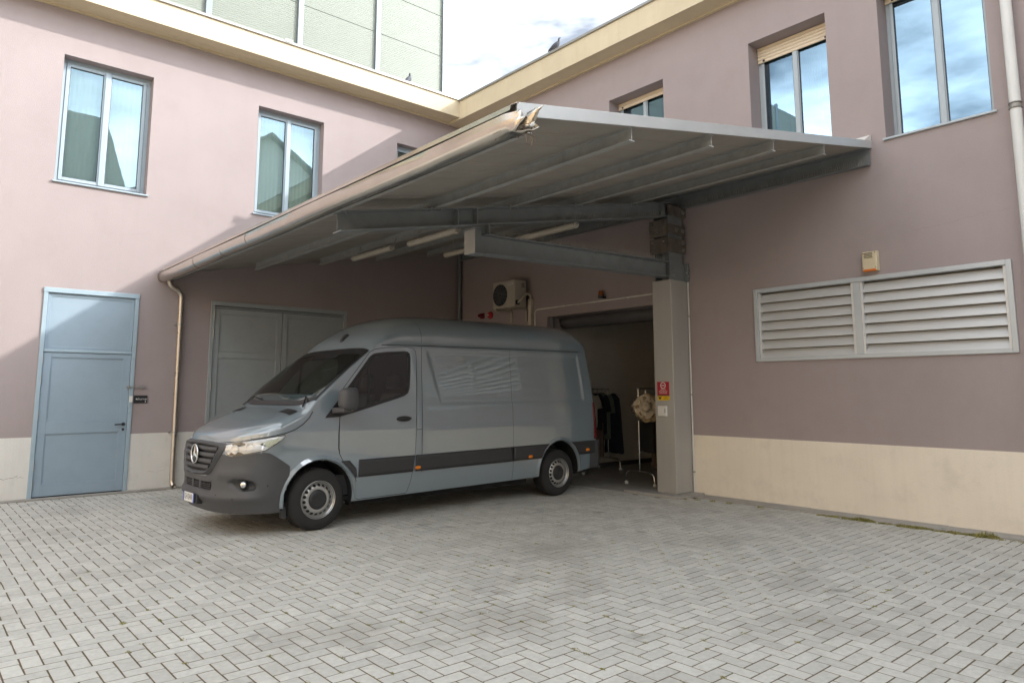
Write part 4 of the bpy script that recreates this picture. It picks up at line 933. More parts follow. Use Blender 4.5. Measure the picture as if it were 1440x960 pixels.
# ---- doors, seams, windows
DOOR = [(1.235,1.305),(1.225,1.10),(1.228,.93),(1.245,.86),(1.29,.78),(1.37,.69),(1.445,.615),(1.475,.53),(1.485,.40),(1.495,.315),(1.52,.305),(2.205,.305),(2.225,.33),(2.262,.45),(2.30,.63),(2.325,.80),(2.34,1.10),(2.35,1.50),(2.362,2.0),(2.355,2.12),(2.315,2.165),(2.2,2.172),(1.90,2.155),(1.74,2.13),(1.66,2.09),(1.44,1.83),(1.24,1.59)]
for side in (1,-1):
    # door skin below the glass and the painted frame round it
    m = MB(); belt = [(1.235,1.297),(1.42,1.340),(1.62,1.390),(1.85,1.450),(2.05,1.500),(2.16,1.535),(2.222,1.575),(2.346,1.60)]
    low = [p for p in DOOR[:18] if p[1]<1.55 or p[0]>2.2]
    poly_patch(m, belt+[(2.34,1.10),(2.325,.80),(2.30,.63),(2.262,.45),(2.225,.33),(2.205,.305),(1.52,.305),(1.495,.315),(1.485,.40),(1.475,.53),(1.445,.615),(1.37,.69),(1.29,.78),(1.245,.86),(1.236,.93)], .0045, 44, 30, side=side)
    dr = m.build('front_door', M_paint, VAN, smooth=True, fixn=(side==-1))
    m = MB(); A_ = [(2.346,1.60),(2.362,2.0),(2.355,2.12),(2.315,2.165),(2.2,2.172),(1.90,2.155),(1.74,2.13),(1.66,2.09),(1.44,1.83),(1.24,1.59)]
    B_ = [(2.225,1.60),(2.272,2.03),(2.262,2.09),(2.23,2.115),(2.17,2.12),(1.92,2.105),(1.76,2.085),(1.66,2.04),(1.45,1.79),(1.25,1.55)]
    ra = [SX(x,z,.0045) for x,z in A_]; rb_ = [SX(x,z,.0045) for x,z in B_]; m.grid([[(p[0],p[1]*side,p[2]) for p in ra],[(p[0],p[1]*side,p[2]) for p in rb_]]); m.build('window_surround', M_paint, dr, smooth=True)
    m = MB(); ring(m, dense(WIN,.03), dense(inset(WIN,.03),.03) if False else [(lambda a:a)(p) for p in dense(WIN,.03)], .006, side=side) if False else None
    o_ = WIN; i_ = inset(WIN,.040); m = MB(); ring(m, o_, i_, .0065, side=side, off2=.004); m.build('window_seal', M_black, dr)
    m = MB(); poly_patch(m, inset(WIN,.034), .0035, 30, 12, side=side); m.build('door_glass', M_cglass, dr, smooth=True)
    m = MB(); ribbon(m, [(1.650,2.02),(1.625,1.41)], .034, .0060, side=side); m.build('window_divider', M_black, dr)
    m = MB(); poly_patch(m, [(1.035,1.292),(1.22,1.300),(1.40,1.342),(1.40,1.72),(1.25,1.55)], .0062, 12, 6, side=side) if False else poly_patch(m, [(1.04,1.294),(1.22,1.302),(1.33,1.325),(1.335,1.44),(1.25,1.52),(1.20,1.487)], .0068, 14, 5, side=side); m.build('mirror_base', M_black, dr, smooth=True)
    m = MB(); ribbon(m, DOOR+[DOOR[0]], .013, .0022, side=side); m.build('door_gap', M_dark, dr)
    m = MB(); h0 = [SX(2.045+.205*k/10,1.245+.004*k/10,.008+.038*math.sin(math.pi*k/10)**.6) for k in range(11)]
    m.tube([(p[0],p[1]*side,p[2]) for p in h0], [.012+.008*math.sin(math.pi*k/10) for k in range(11)], 10); m.build('door_handle', M_black, dr, smooth=True)
    m = MB(); poly_patch(m, [(2.03+.115*(1-math.cos(math.pi*k/8)),1.245-.036*math.sin(math.pi*k/8)) for k in range(9)]+[(2.26-.115*(1-math.cos(math.pi*k/8)),1.245+.036*math.sin(math.pi*k/8)) for k in range(1,8)], .0055, 8, 4, side=side); m.build('handle_dish', M_trim, dr)
    # seams
    m = MB()
    ribbon(m, [(2.435,.55),(2.435,1.10),(2.44,1.9),(2.46,2.19)], .006, .0022, side=side)
    ribbon(m, [(2.335,1.10),(2.435,1.10)], .006, .0022, side=side)
    ribbon(m, [(4.05,.30),(4.055,1.4),(4.06,2.19)], .0045, .0018, side=side)
    ribbon(m, [(1.80,2.192),(2.5,2.202),(5.62,2.206)], .009, .0018, side=side)
    m.build('panel_seam', M_dark, VAN)
    # lower side cladding
    for nm,poly in (('side_cladding',[(1.50,.57),(1.505,.775),(2.315,.775),(2.285,.57)]),('side_cladding',[(2.33,.57),(2.345,.775),(4.045,.775),(4.045,.57)]),('side_cladding',[(4.060,.57),(4.060,.775),(4.79,.775),(4.70,.70),(4.62,.57)]),('side_cladding',[(5.28,.775),(5.87,.775),(5.87,.57),(5.455,.57),(5.38,.70)]),('side_cladding',[(1.385,.665),(1.30,.745),(1.262,.775),(1.37,.775),(1.46,.68),(1.478,.57),(1.462,.57)])):
        m = MB(); poly_patch(m, poly, .015, 24, 5, side=side)
        o = m.build(nm, M_clad, VAN, smooth=True, solid=.014)
    for X,Z in ((2.362,.615),(4.385,.612),(5.655,.635)):
        m = MB(); rows = []
        for i in range(13):
            a = 2*math.pi*i/12; rows.append([(lambda q:(q[0],q[1]*side,q[2]))(SX(X+.046*r*math.copysign(abs(math.cos(a))**.7,math.cos(a)), Z+.022*r*math.copysign(abs(math.sin(a))**.8,math.sin(a)), .0235+.010*(1-r*r))) for r in (0.001,.5,.85,1)])
        m.grid(rows); m.build('side_marker', M_amber, VAN, smooth=True)
    # wheel arch lips and liners
    for c,nm in ((FA,'front'),(RA,'rear')):
        m = MB(); o_=[]; i_=[]; k_=[]
        a0, a1 = (rad(-6),rad(186))
        for q in range(49):
            a = a0+(a1-a0)*q/48; co, si = math.cos(a), math.sin(a)
            flat = 1.0
            o_.append(SX(c+(AR+.045)*co, AZ+(AR+.045)*si, .001)); i_.append(SX(c+AR*co, AZ+AR*si, .020)); k_.append(SX(c+(AR-.012)*co, AZ+(AR-.012)*si, .006))
        k2 = [(p[0], p[1]+.10, p[2]) for p in k_]
        m.grid([[(p[0],p[1]*side,p[2]) for p in r_] for r_ in (o_,i_,k_,k2)]); m.build('wheel_arch_lip', M_paint, VAN, smooth=True, angle=50)
        m = MB(); rows = []
        for Y in (-.965,-.60): rows.append([(c+(AR-.014)*math.cos(rad(-12)+(rad(204))*q/24), Y*side, AZ+(AR-.014)*math.sin(rad(-12)+rad(204)*q/24)+RAKE*(c-1)) for q in range(25)])
        m.grid(rows); n0 = len(m.v); m.add([rows[1][q] for q in range(25)],[tuple(range(25))]); m.build('arch_liner', M_dark, VAN, fixn=False)
# underbody
m = MB(); m.box(.35,5.8,-.88,.88,.30,.34); m.box(1.5,4.5,-.8,-.7,.22,.32); m.box(1.5,4.5,.7,.8,.22,.32); m.build('underbody', M_dark, VAN)
# front mud flap edge
m = MB(); m.box(.62,.66,-.86,-.78,.17,.32); m.build('air_deflector', M_plast, VAN)
# ---- front end (functions of outline length u and height z)
def bump_off(u, z):
    o = .010+.028*math.exp(-((z-.435)/.055)**2)*(1-sstep(.95,1.25,u))
    o += .018*math.exp(-((z-.70)/.06)**2)*sstep(.42,.6,u)*(1-sstep(.8,1.1,u))
    if .50 < z < .60 and u < .44: o -= .045*sstep(.50,.515,z)*(1-sstep(.585,.60,z))*(1-sstep(.41,.44,u))
    # fog lamp pocket
    d = ((u-.885)/.165)**2+((z-.585-(u-.88)*-.12)/.06)**2
    if d < 1.3: o -= .035*(1-sstep(.55,1.2,d))
    return o
def u_arch(z):
    d = (AR+.03)**2-(z-AZ)**2; return FA-math.sqrt(max(d,.01))+SH
for side in (1,-1):
    m = MB(); rows = []; nu = 90
    for i in range(nu+1):
        t = i/nu; col = []
        for j in range(41):
            s_ = j/40; u_t = 1.40*t; zt_ = lerp_tab(BT, u_t); z = .265+.05*sstep(.5,1.3,u_t)*0+(zt_-.265)*s_
            u = min(t*1.40, t*1.40*(u_arch(z)/1.40) if True else 0) if z < .80 else t*1.40
            u = t*min(1.40, u_arch(z)) if z < .80 else t*1.40
            q = surf(u, z, bump_off(u,z)); col.append((q[0],q[1]*side,q[2]))
        rows.append(col)
    m.grid(rows); bmp = m.build('bumper', M_plast, VAN, smooth=True, angle=60)
    # grille surround, bars, mesh
    GR = [(0.0,1.045),(.30,1.043),(.585,1.035),(.61,1.01),(.56,.90),(.46,.76),(.40,.70),(.32,.672),(0.0,.66)]
    if side == 1:
        for sd in (1,-1):
            m = MB(); poly_patch(m, GR, .004, 24, 10, fn=surf, side=sd); m.build('grille_back', M_dark, VAN)
        m = MB()
        for sd in (1,-1):
            inner = [(0.0,1.005),(.28,1.003),(.50,.995),(.515,.98),(.475,.89),(.40,.775),(.35,.735),(.28,.718),(0,.705)]
            o_ = [surf(u,z,.012) for u,z in GR]; mi = [surf(u+(a-u)*.5,z+(b-z)*.5,.050) for (u,z),(a,b) in zip(GR,inner)]; i_ = [surf(u,z,.030) for u,z in inner]; e_ = [surf(u,z,.004) for u,z in inner]
            m.grid([[(p[0],p[1]*sd,p[2]) for p in r_] for r_ in (o_,mi,i_,e_)])
        gs = m.build('grille_surround', M_plast, VAN, smooth=True, angle=50, fixn=True)
        for z,hw in ((.965,.50),(.895,.475),(.825,.43),(.757,.37)):
            m = MB(); pr = [(-.026,.0),(-.020,.016),(.0,.026),(.020,.022),(.026,.0)]
            rows = []
            for i in range(-12,13):
                u = hw*i/12; sd = 1 if u>=0 else -1
                rows.append([(lambda q:(q[0],q[1]*sd,q[2]))(surf(abs(u), z+a-.00*abs(u), .012+b)) for a,b in pr])
            m.grid(rows); m.build('grille_bar', M_plast, VAN, smooth=True)
    # headlamp
    HL = [(.600,1.022),(.75,1.048),(.95,1.078),(1.15,1.105),(1.30,1.120),(1.325,1.112),(1.27,1.06),(1.19,1.00),(1.10,.948),(.95,.925),(.75,.898),(.66,.905),(.615,.945)]
    m = MB(); poly_patch(m, HL, .003, 40, 8, fn=surf, side=side); hl = m.build('headlamp', M_trim, VAN, smooth=True)
    m = MB(); poly_patch(m, inset(HL[::-1],.010), .016, 40, 8, fn=lambda u,z,o: surf(u,z,o-.012*math.sin((u-.6)*9)**2-.008*math.cos((z-.92)*60)), side=side); m.build('reflector', M_refl, hl, smooth=True)
    for (u,z,r) in ((.76,.972,.050),(.93,1.0,.046)):
        p0 = Vector(surf(u,z,.020)); nrm = (Vector(surf(u,z,.1))-p0).normalized(); p0.y *= side; nrm.y *= side
        m = MB(); m.lathe([(r,0),(r*.98,.004),(r*.8,-.008),(r*.3,-.016),(0,-.017)], p0, nrm, 22); m.build('bulb_bowl', M_refl, hl, smooth=True, angle=50)
    m = MB(); poly_patch(m, [(1.06,1.035),(1.20,1.085),(1.28,1.10),(1.22,1.035),(1.13,.985)], .020, 10, 4, fn=surf, side=side); m.build('indicator', mat('indicator_yellow',(.82,.84,.66),.2,var=.03), hl, smooth=True)
    m = MB(); poly_patch(m, inset(HL[::-1],.004), .024, 40, 8, fn=lambda u,z,o: surf(u,z,o+.004*math.sin((z-.9)*15)), side=side); m.build('lens', M_lens, hl, smooth=True)
    # fog lamp
    p0 = Vector(surf(.905,.590,-.012)); nrm = (Vector(surf(.905,.59,.1))-p0).normalized(); p0.y *= side; nrm.y *= side
    m = MB(); poly_patch(m, [(.745,.615),(.86,.645),(1.0,.62),(1.045,.555),(1.02,.525),(.90,.522),(.82,.545)], -.022+.02, 16, 5, fn=lambda u,z,o: surf(u,z,bump_off(u,z)+.0025), side=side); m.build('fog_pocket', M_trim, bmp, smooth=True)
    m = MB(); m.lathe([(.046,.0),(.046,.03),(.040,.036),(.036,.030)],p0,nrm,22); m.build('fog_bezel', M_black, bmp, smooth=True, angle=50)
    m = MB(); m.lathe([(.037,.026),(.030,.036),(.015,.041),(0,.042)],p0,nrm,22); m.build('fog_lens', M_chrome, bmp, smooth=True)
    for (u,z) in ((.56,.47),(.80,.435),(1.16,.57)):
        p0 = Vector(surf(u,z,bump_off(u,z))); nrm = (Vector(surf(u,z,.1))-p0).normalized(); p0.y*=side; nrm.y*=side
        m = MB(); m.lathe([(0,.003),(.010,.002),(.012,-.002)],p0,nrm,12); m.build('parking_sensor', M_black, bmp)
# lower intake mesh
m = MB()
for sd in (1,-1): poly_patch(m, [(0,.508),(.40,.512),(.425,.55),(.40,.588),(0,.592)], 0, 20, 4, fn=lambda u,z,o: surf(u,z,-.012), side=sd)
m.build('intake_back', M_dark, VAN, fixn=False)
m = MB()
for i in range(-9,10):
    u = abs(i)*.043; sd = 1 if i>=0 else -1; a,b = surf(u,.512,-.006), surf(u,.59,-.006); m.tube([(a[0],a[1]*sd,a[2]),(b[0],b[1]*sd,b[2])],.005,5)
for z in (.53,.55,.57): m.tube([(lambda q:(q[0],q[1]*(1 if i>=0 else -1),q[2]))(surf(abs(i)*.04,z,-.006)) for i in range(-10,11)],.005,5)
m.build('intake_mesh', M_black, VAN)
m = MB()
for sd in (1,-1): m.hull([(surf(.12,.51,0)[0]-.0,surf(.12,.51,0)[1]*sd-.025,.505),(surf(.12,.51,0)[0]+.03,surf(.12,.51,0)[1]*sd-.025,.505),(surf(.12,.51,0)[0]+.03,surf(.12,.51,0)[1]*sd+.025,.505),(surf(.12,.51,0)[0]-.0,surf(.12,.51,0)[1]*sd+.025,.505)],[(surf(.12,.6,0)[0]-.0,surf(.12,.51,0)[1]*sd-.025,.598),(surf(.12,.6,0)[0]+.03,surf(.12,.51,0)[1]*sd-.025,.598),(surf(.12,.6,0)[0]+.03,surf(.12,.51,0)[1]*sd+.025,.598),(surf(.12,.6,0)[0],surf(.12,.51,0)[1]*sd+.025,.598)])
m.build('intake_divider', M_plast, VAN)
# three-pointed star
ex = surf(0,.885,.055)[0]; ez = .885
m = MB(); RS = .105
m.tube([(ex, RS*math.cos(2*math.pi*k/40), ez+RS*math.sin(2*math.pi*k/40)) for k in range(40)],.0105,8,closed=True)
for q in range(3):
    a = math.pi/2+q*2*math.pi/3; tip = (ex, RS*.97*math.cos(a), ez+RS*.97*math.sin(a))
    for sgn in (-1,1):
        b_ = a+sgn*math.pi/3; side_p = (ex+.004, .020*math.cos(b_), ez+.020*math.sin(b_))
        m.add([(ex-.016,0,ez), tip, side_p, (ex+.008,0,ez)],[(0,1,2),(1,3,2)])
m.build('star_emblem', M_chrome, VAN, smooth=True, angle=30)
m = MB(); m.lathe([(.098,0),(.09,.012),(0,.016)],(ex+.016,0,ez),(-1,0,0),28); m.build('emblem_dish', M_black, VAN, smooth=True)
# number plate
px_ = surf(.0,.385,.075)[0]; pc = .04
m = MB(); m.box(px_,px_+.012,pc-.185,pc+.185,.335,.445); m.box(px_+.012,px_+.10,pc-.24,pc+.20,.33,.43); m.build('plate_holder', M_black, VAN, bevel=.006)
m = MB(); m.box(px_-.003,px_-.0005,pc-.148,pc+.148,.338,.442); pl = m.build('number_plate', M_plate, VAN)
for a,b in ((pc-.18,pc-.1485),(pc+.1485,pc+.18)): 
    m = MB(); m.box(px_-.003,px_-.0005,a,b,.338,.442); m.build('plate_band', M_blue, pl)
text_mesh('GH 024VR', .092, lambda a,b,h:(px_-.0035-h, pc-a, .391+b), 'plate_lettering', M_black, pl, stretch=.62)
# bonnet seam, vent grilles, windscreen
m = MB()
for side in (1,-1):
    ribbon(m, [(1.665,1.372),(1.62,1.30),(1.54,1.225),(1.45,1.175),(1.34,1.142),(1.15,1.112),(.90,1.078),(.64,1.048),(.3,1.052),(0,1.054)], .010, .0022, fn=surf, side=side)
m.build('bonnet_seam', M_dark, VAN)
def TP(u,t,off): 
    a = Vector(top(u,t)); b = Vector(top(u+.01,t)); c = Vector(top(u,t+.01)); n_ = (b-a).cross(c-a)
    if n_.length < 1e-9: n_ = Vector((0,0,1))
    n_.normalize(); n_ = n_ if n_.z>0 else -n_; return a+n_*off
def top_patch(m, f0, f1, t0, t1, off, nu, nt_, side):
    """f0/f1(t): outline length limits at top parameter t"""
    m.grid([[(lambda q:(q.x,q.y*side,q.z))(TP(f0(t)+(f1(t)-f0(t))*i/nu, t, off)) for i in range(nu+1)] for t in [t0+(t1-t0)*j/nt_ for j in range(nt_+1)]])
for side in (1,-1):
    m = MB(); top_patch(m, lambda t:.635+SH, lambda t:.745+SH, .42, .76, .004, 6, 8, side); o = m.build('bonnet_vent', M_black, VAN)
    m = MB()
    for i in range(7):
        x = .645+.0145*i+SH; m.tube([(lambda q:(q.x,q.y*side,q.z))(TP(x,.42+.34*j/8,.006)) for j in range(9)],.003,5)
    m.build('vent_bar', M_trim, o)
WB = lambda t: .93+SH-.13*sstep(0,.9,t); WT = lambda t: 1.655+SH+.02*sstep(.2,1,t)
m = MB()
for side in (1,-1): top_patch(m, WB, WT, .20, 1.0, .006, 16, 26, side)
ws = m.build('windscreen', M_wglass, VAN, smooth=True)
m = MB()
for side in (1,-1):
    top_patch(m, WB, lambda t: WB(t)+.055, .17, 1.0, .0085, 3, 26, side); top_patch(m, lambda t: WT(t)-.10, lambda t: WT(t)+.004, .17, 1.0, .0085, 4, 26, side)
    top_patch(m, WB, WT, .16, .275, .0088, 16, 3, side)
m.build('windscreen_border', M_black, ws, smooth=True)
m = MB(); top_patch(m, lambda t:1.50+SH, lambda t:1.60+SH, .97, 1.0, .0095, 3, 3, 1); top_patch(m, lambda t:1.50+SH, lambda t:1.60+SH, .97, 1.0, .0095, 3, 3, -1); m.build('sensor_pad', M_black, ws)
for (ta,tb,sgn) in ((.42,.93,1),(.95,.42,-1)):
    m = MB(); P = [TP(.865+SH+.0*j,ta+(tb-ta)*j/12,.022) for j in range(13)]; m.tube([(p.x+.01*j-.02*0,p.y*sgn,p.z+.005*j) for j,p in enumerate(P)],.008,6); q=P[0] if sgn==1 else P[-1]
    m.tube([(q.x-.05,q.y*sgn*.98,q.z-.06),(P[6].x+.05,P[6].y*sgn,P[6].z+.035)],.010,6); m.build('wiper', M_black, VAN)
# dark wedge on the roof front, roof seam
q = TP(1.80+SH,1.0,.0)
m = MB(); m.hull([(q.x-.05,-.035,q.z-.05),(q.x+.07,-.05,q.z+.05),(q.x+.07,.05,q.z+.05),(q.x-.05,.035,q.z-.05)],[(q.x-.04,-.025,q.z+.0),(q.x+.03,-.04,q.z+.075),(q.x+.03,.04,q.z+.075),(q.x-.04,.025,q.z+.0)]); m.build('roof_marker', M_black, VAN, bevel=.008)
m = MB()
for side in (1,-1): top_patch(m, lambda t:2.47+SH, lambda t:2.475+SH, 0, 1, .0015, 1, 20, side)
m.build('roof_seam', M_trim, VAN)
# ---- door mirrors
for side in (1,-1):
    m = MB(); rows = []
    # housing: rounded box sections from front (X=1.13) to back (1.30)
    for X,w_,h_ in ((1.115,.35,.45),(1.125,.62,.72),(1.15,.85,.90),(1.19,.97,.98),(1.24,1,1),(1.295,.98,.99),(1.305,.93,.95)):
        sec = []
        for k in range(28):
            a = 2*math.pi*k/28; ca, sa = math.cos(a), math.sin(a)
            sec.append((X, (-1.205+.105*w_*math.copysign(abs(ca)**.55,ca))*side, 1.515+.135*h_*math.copysign(abs(sa)**.6,sa)))
        rows.append(sec+[sec[0]])
    m.grid(rows); n0=len(m.v); m.add([p for p in rows[0][:-1]],[tuple(range(28))]); mi_ = m.build('mirror', M_plast, VAN, smooth=True, angle=60)
    m = MB(); m.add([(1.3005,(-1.205+.095*math.copysign(abs(math.cos(2*math.pi*k/28))**.55,math.cos(2*math.pi*k/28)))*side, 1.515+.125*math.copysign(abs(math.sin(2*math.pi*k/28))**.6,math.sin(2*math.pi*k/28))) for k in range(28)],[tuple(range(28))]); m.build('mirror_glass', M_chrome, mi_)
    m = MB(); m.hull([(1.115,-1.01*side,1.345),(1.26,-1.01*side,1.345),(1.25,-1.25*side,1.362),(1.14,-1.25*side,1.362)],[(1.115,-1.01*side,1.415),(1.26,-1.01*side,1.415),(1.25,-1.25*side,1.41),(1.14,-1.25*side,1.41)]); m.build('mirror_arm', M_plast, mi_, bevel=.012, seg=3)
    m = MB(); m.hull([(1.262,-1.17*side,1.375),(1.30,-1.17*side,1.375),(1.30,-1.20*side,1.375),(1.262,-1.20*side,1.375)],[(1.262,-1.17*side,1.435),(1.30,-1.17*side,1.435),(1.30,-1.20*side,1.435),(1.262,-1.20*side,1.435)]); m.build('mirror_indicator', mat('clear_indicator',(.65,.42,.2),.2), mi_, bevel=.006)
# ---- tail lamps, rear bumper, rear doors
for side in (1,-1):
    m = MB(); u0_ = uX(5.80)+.03; u1_ = u0_+.22
    rows = [[(lambda q:(q[0],q[1]*side,q[2]))(surf(u0_+(u1_-u0_)*i/16+.012*(z-.8), z, .012)) for z in [.80+.58*j/12 for j in range(13)]] for i in range(17)]
    m.grid(rows); m.build('tail_lamp', M_tail, VAN, smooth=True, solid=.01)
m = MB(); rows = []
us_ = [uX(5.72)+(ARC[-1]-uX(5.72))*i/40 for i in range(41)]
for side in (1,-1):
    m.grid([[(lambda q:(q[0],q[1]*side,q[2]))(surf(u, z, .018+.05*sstep(uX(5.80),uX(5.80)+.2,u))) for z in (.345,.40,.48,.57,.66,.74,.775)] for u in us_])
m.build('rear_bumper', M_plast, VAN, smooth=True, angle=60)
for side in (1,-1):
    m = MB(); m.box(XR-.012,XR+.004,.02*side,.80*side,.80,1.95); m.build('rear_door', M_paint, VAN, bevel=.01)
# ---- wheels
def wheel(X, side, steer=0):
    base = Vector((X, -.965*side, .352)); ax = Vector((0,-side,0)); r = .352
    e = thing_part = None
    m = MB(); prof = [(.205,.0),(.222,.012),(.262,.014),(.300,.008),(.326,-.006),(.343,-.022),(.350,-.045),(.352,-.09),(.352,-.135),(.350,-.18),(.342,-.203),(.322,-.222),(.26,-.228),(.205,-.215)]
    m.lathe(prof, base, ax, 64); ty = m.build('wheel', M_tyre, VAN, smooth=True, angle=50)
    m = MB()                                       # tread grooves as raised blocks
    for h in (-.06,-.10,-.14,-.18):
        for k in range(60):
            a0 = 2*math.pi*(k+(.5 if h in (-.10,-.18) else 0))/60; a1 = a0+.078; pts=[]
            for rr_ in (.349,.3555):
                for hh,aa in ((h,a0),(h,a1),(h-.030,a1+.02),(h-.030,a0+.02)):
                    pts.append(base+ax*hh+Vector((math.cos(aa),0,math.sin(aa)))*rr_)
            m.hull(pts[:4],pts[4:])
    tr_ = m.build('tread', M_tyre, ty); 
    m = MB(); m.lathe([(.208,.004),(.214,.012),(.218,.010),(.216,-.01),(.205,-.016),(.196,-.03),(.190,-.045),(.182,-.040),(.170,-.022),(.150,-.012),(.128,-.008),(.112,-.012),(.105,-.03),(0,-.03)], base, ax, 64); m.build('rim', M_rim, ty, smooth=True, angle=45)
    m = MB()
    for k in range(18):
        a = 2*math.pi*k/18+.1; c = base+Vector((math.cos(a),0,math.sin(a)))*.1665; rx = Vector((math.cos(a),0,math.sin(a))); tg = Vector((-math.sin(a),0,math.cos(a)))
        vs = []
        for q in range(10):
            b_ = 2*math.pi*q/10; ra_ = .0145*math.cos(b_); ta_ = .0195*math.sin(b_); dep = -.0195-(ra_)*1.15+.0022; vs.append(c+rx*ra_+tg*ta_+ax*dep)
        m.add(vs,[tuple(range(10))])
    m.build('rim_hole', M_dark, ty, fixn=False)
    m = MB(); m.lathe([(.112,-.014),(.112,-.004),(.106,.004),(.09,.008),(.06,.010),(.045,.004),(.03,.006),(0,.008)], base, ax, 40); hc = m.build('hub_cap', M_trim, ty, smooth=True, angle=40)
    m = MB()
    for k in range(6):
        a = 2*math.pi*k/6; c = base+Vector((math.cos(a),0,math.sin(a)))*.082; m.lathe([(.012,.004),(.012,.012),(.008,.016),(0,.016)], c, ax, 8)
    m.build('wheel_nuts', M_trim, ty)
for X in (FA,RA):
    for side in (1,-1): wheel(X, side)
# ---- cab interior
m = MB(); m.box(.95,2.42,-.86,.86,.36,.60); m.build('cab_floor', M_dash, VAN)
m = MB(); m.hull([(.80,-.86,1.05),(1.28,-.86,.98),(1.28,.86,.98),(.80,.86,1.05)],[(.84,-.84,1.37),(1.16,-.84,1.34),(1.16,.84,1.34),(.84,.84,1.37)]); m.build('dashboard', M_dash, VAN, bevel=.03, seg=3)
m = MB(); m.box(2.46,2.49,-.88,.88,.40,2.35); m.build('bulkhead', M_dash, VAN)
for y in (-.50,.18,.60):
    m = MB(); w_ = .24 if y<0 else .21
    m.box(1.70,2.20,y-w_,y+w_,.82,.98); st = m.build('seat', M_seat, VAN, bevel=.05, seg=3)
    m = MB(); m.hull([(2.10,y-w_,.98),(2.24,y-w_,.98),(2.24,y+w_,.98),(2.10,y+w_,.98)],[(2.22,y-w_*.85,1.58),(2.34,y-w_*.85,1.58),(2.34,y+w_*.85,1.58),(2.22,y+w_*.85,1.58)]); m.build('seat_back', M_seat, st, bevel=.045, seg=3)
    m = MB(); m.hull([(2.23,y-.13,1.64),(2.34,y-.13,1.64),(2.34,y+.13,1.64),(2.23,y+.13,1.64)],[(2.25,y-.11,1.84),(2.35,y-.11,1.84),(2.35,y+.11,1.84),(2.25,y+.11,1.84)]); m.build('headrest', M_seat, st, bevel=.04, seg=3)
c = Vector((1.50,-.50,1.22)); ax = Vector((.86,0,.5)).normalized(); e1 = Vector((0,1,0)); e2 = ax.cross(e1)
m = MB(); m.tube([c+(e1*math.cos(2*math.pi*k/28)+e2*math.sin(2*math.pi*k/28))*.19 for k in range(28)],.016,8,closed=True); m.tube([c-e1*.18,c+e1*.18],.02,6); m.tube([c,c-ax*.35],.03,8); m.build('steering_wheel', M_black, VAN, smooth=True, angle=60)
# ================================================================== inside the garage: rails and what hangs on them
def rack(name_label, x, y, dirx, length):
    """chrome garment rail: two bowed feet on castors, posts, top rail; (x, y) is the end post"""
    t = thing('clothes_rack', name_label, 'clothes rack', (x,y,0), 'chrome clothes racks in the garage')
    for px_ in (x, x+dirx*length):
        m = MB(); hw = .31
        m.tube([(px_,y-hw,.075),(px_,y-hw+.005,.15),(px_,y-hw+.03,.205),(px_,y-hw+.08,.235),(px_,y-.1,.245),(px_,y+.1,.245),(px_,y+hw-.08,.235),(px_,y+hw-.03,.205),(px_,y+hw-.005,.15),(px_,y+hw,.075)],.0125,8); m.build('foot', M_chrome, t, smooth=True, angle=50)
        for s_ in (-1,1):
            m = MB(); m.lathe([(.0,-.012),(.032,-.012),(.034,0),(.032,.012),(0,.012)],(px_+.01,y+s_*hw,.034),(1,0,0),14); m.build('castor', M_white, t, smooth=True, angle=40)
        m = MB(); m.tube([(px_,y,.245),(px_,y,1.645)],.0125,10); m.build('post', M_chrome, t, smooth=True, angle=50)
        m = MB(); m.lathe([(0,0),(.019,0),(.019,.035),(0,.035)],(px_,y,1.63),(0,0,1),12); m.build('cap', M_gpipe, t)
    m = MB(); m.tube([(x-.03*dirx,y,1.65),(x+dirx*(length+.03),y,1.65)],.0125,10); m.build('top_rail', M_chrome, t, smooth=True, angle=50)
    return t
rack('chrome clothes rack hung with shirts beside the tail of the van', 1.66, -2.99, -1, 1.1)
rack('chrome clothes rack carrying the ruffled cream hat', .15, -5.04, 1, 1.1)
def garment(label, cat, x, y, top_z, w, h, flare, colour, sleeves=0, name='shirt', thick=.05, yaw=0):
    t = thing(name, label, cat, (x,y,top_z-h))
    mt = mat(name+'_cloth_%d'%random.randint(0,10**6), colour, .9, var=.12, vscale=9, bump=.2, bscale=40)
    m = MB(); rows = []; n = 16
    for j in range(13):
        s_ = j/12; z = top_z-h*s_; ww = (w*(.25+.75*min(1,s_/.09)**.6) if True else w)*(1+flare*s_); r_ = []
        for i in range(n+1):
            a = 2*math.pi*i/n; fold = 1+.18*math.sin(a*5+s_*2)*s_
            r_.append((x+thick*math.cos(a)*fold*(.4+.6*min(1,s_*4)), y+ww/2*math.copysign(abs(math.sin(a))**.8,math.sin(a)), z-(.02*math.cos(a*3) if j==12 else 0)))
        rows.append(r_)
    m.grid(rows); m.build('body', mt, t, smooth=True)
    if sleeves:
        for s_ in (-1,1):
            m = MB(); p0 = Vector((x,y+s_*w*.44,top_z-.05)); m.tube([p0,p0+Vector((.01,s_*.05,-.12)),p0+Vector((.02,s_*.07,-sleeves))],[.05,.058,.062],10); m.build('sleeve', mt, t, smooth=True)
    m = MB(); m.tube([(x,y,1.67),(x,y-.02,1.662),(x,y-.015,1.635),(x,y,1.62),(x,y,top_z+.005)],.003,6); m.tube([(x,y-.19,top_z-.05),(x,y,top_z+.01),(x,y+.19,top_z-.05)],.006,6); m.build('hanger', M_chrome, t)
garment('pale shirt hanging on the rack next to the van', 'shirt', 1.08,-2.99,1.56,.46,.66,.02,(.38,.35,.30),.25)
garment('black T-shirt hanging on the rack between pale shirt and navy shirt', 'shirt', 1.20,-2.99,1.56,.48,.72,.05,(.012,.013,.017),.28)
garment('navy shirt hanging in the middle of the rack beside the van', 'shirt', 1.33,-2.99,1.56,.50,.80,.03,(.018,.020,.032),.32)
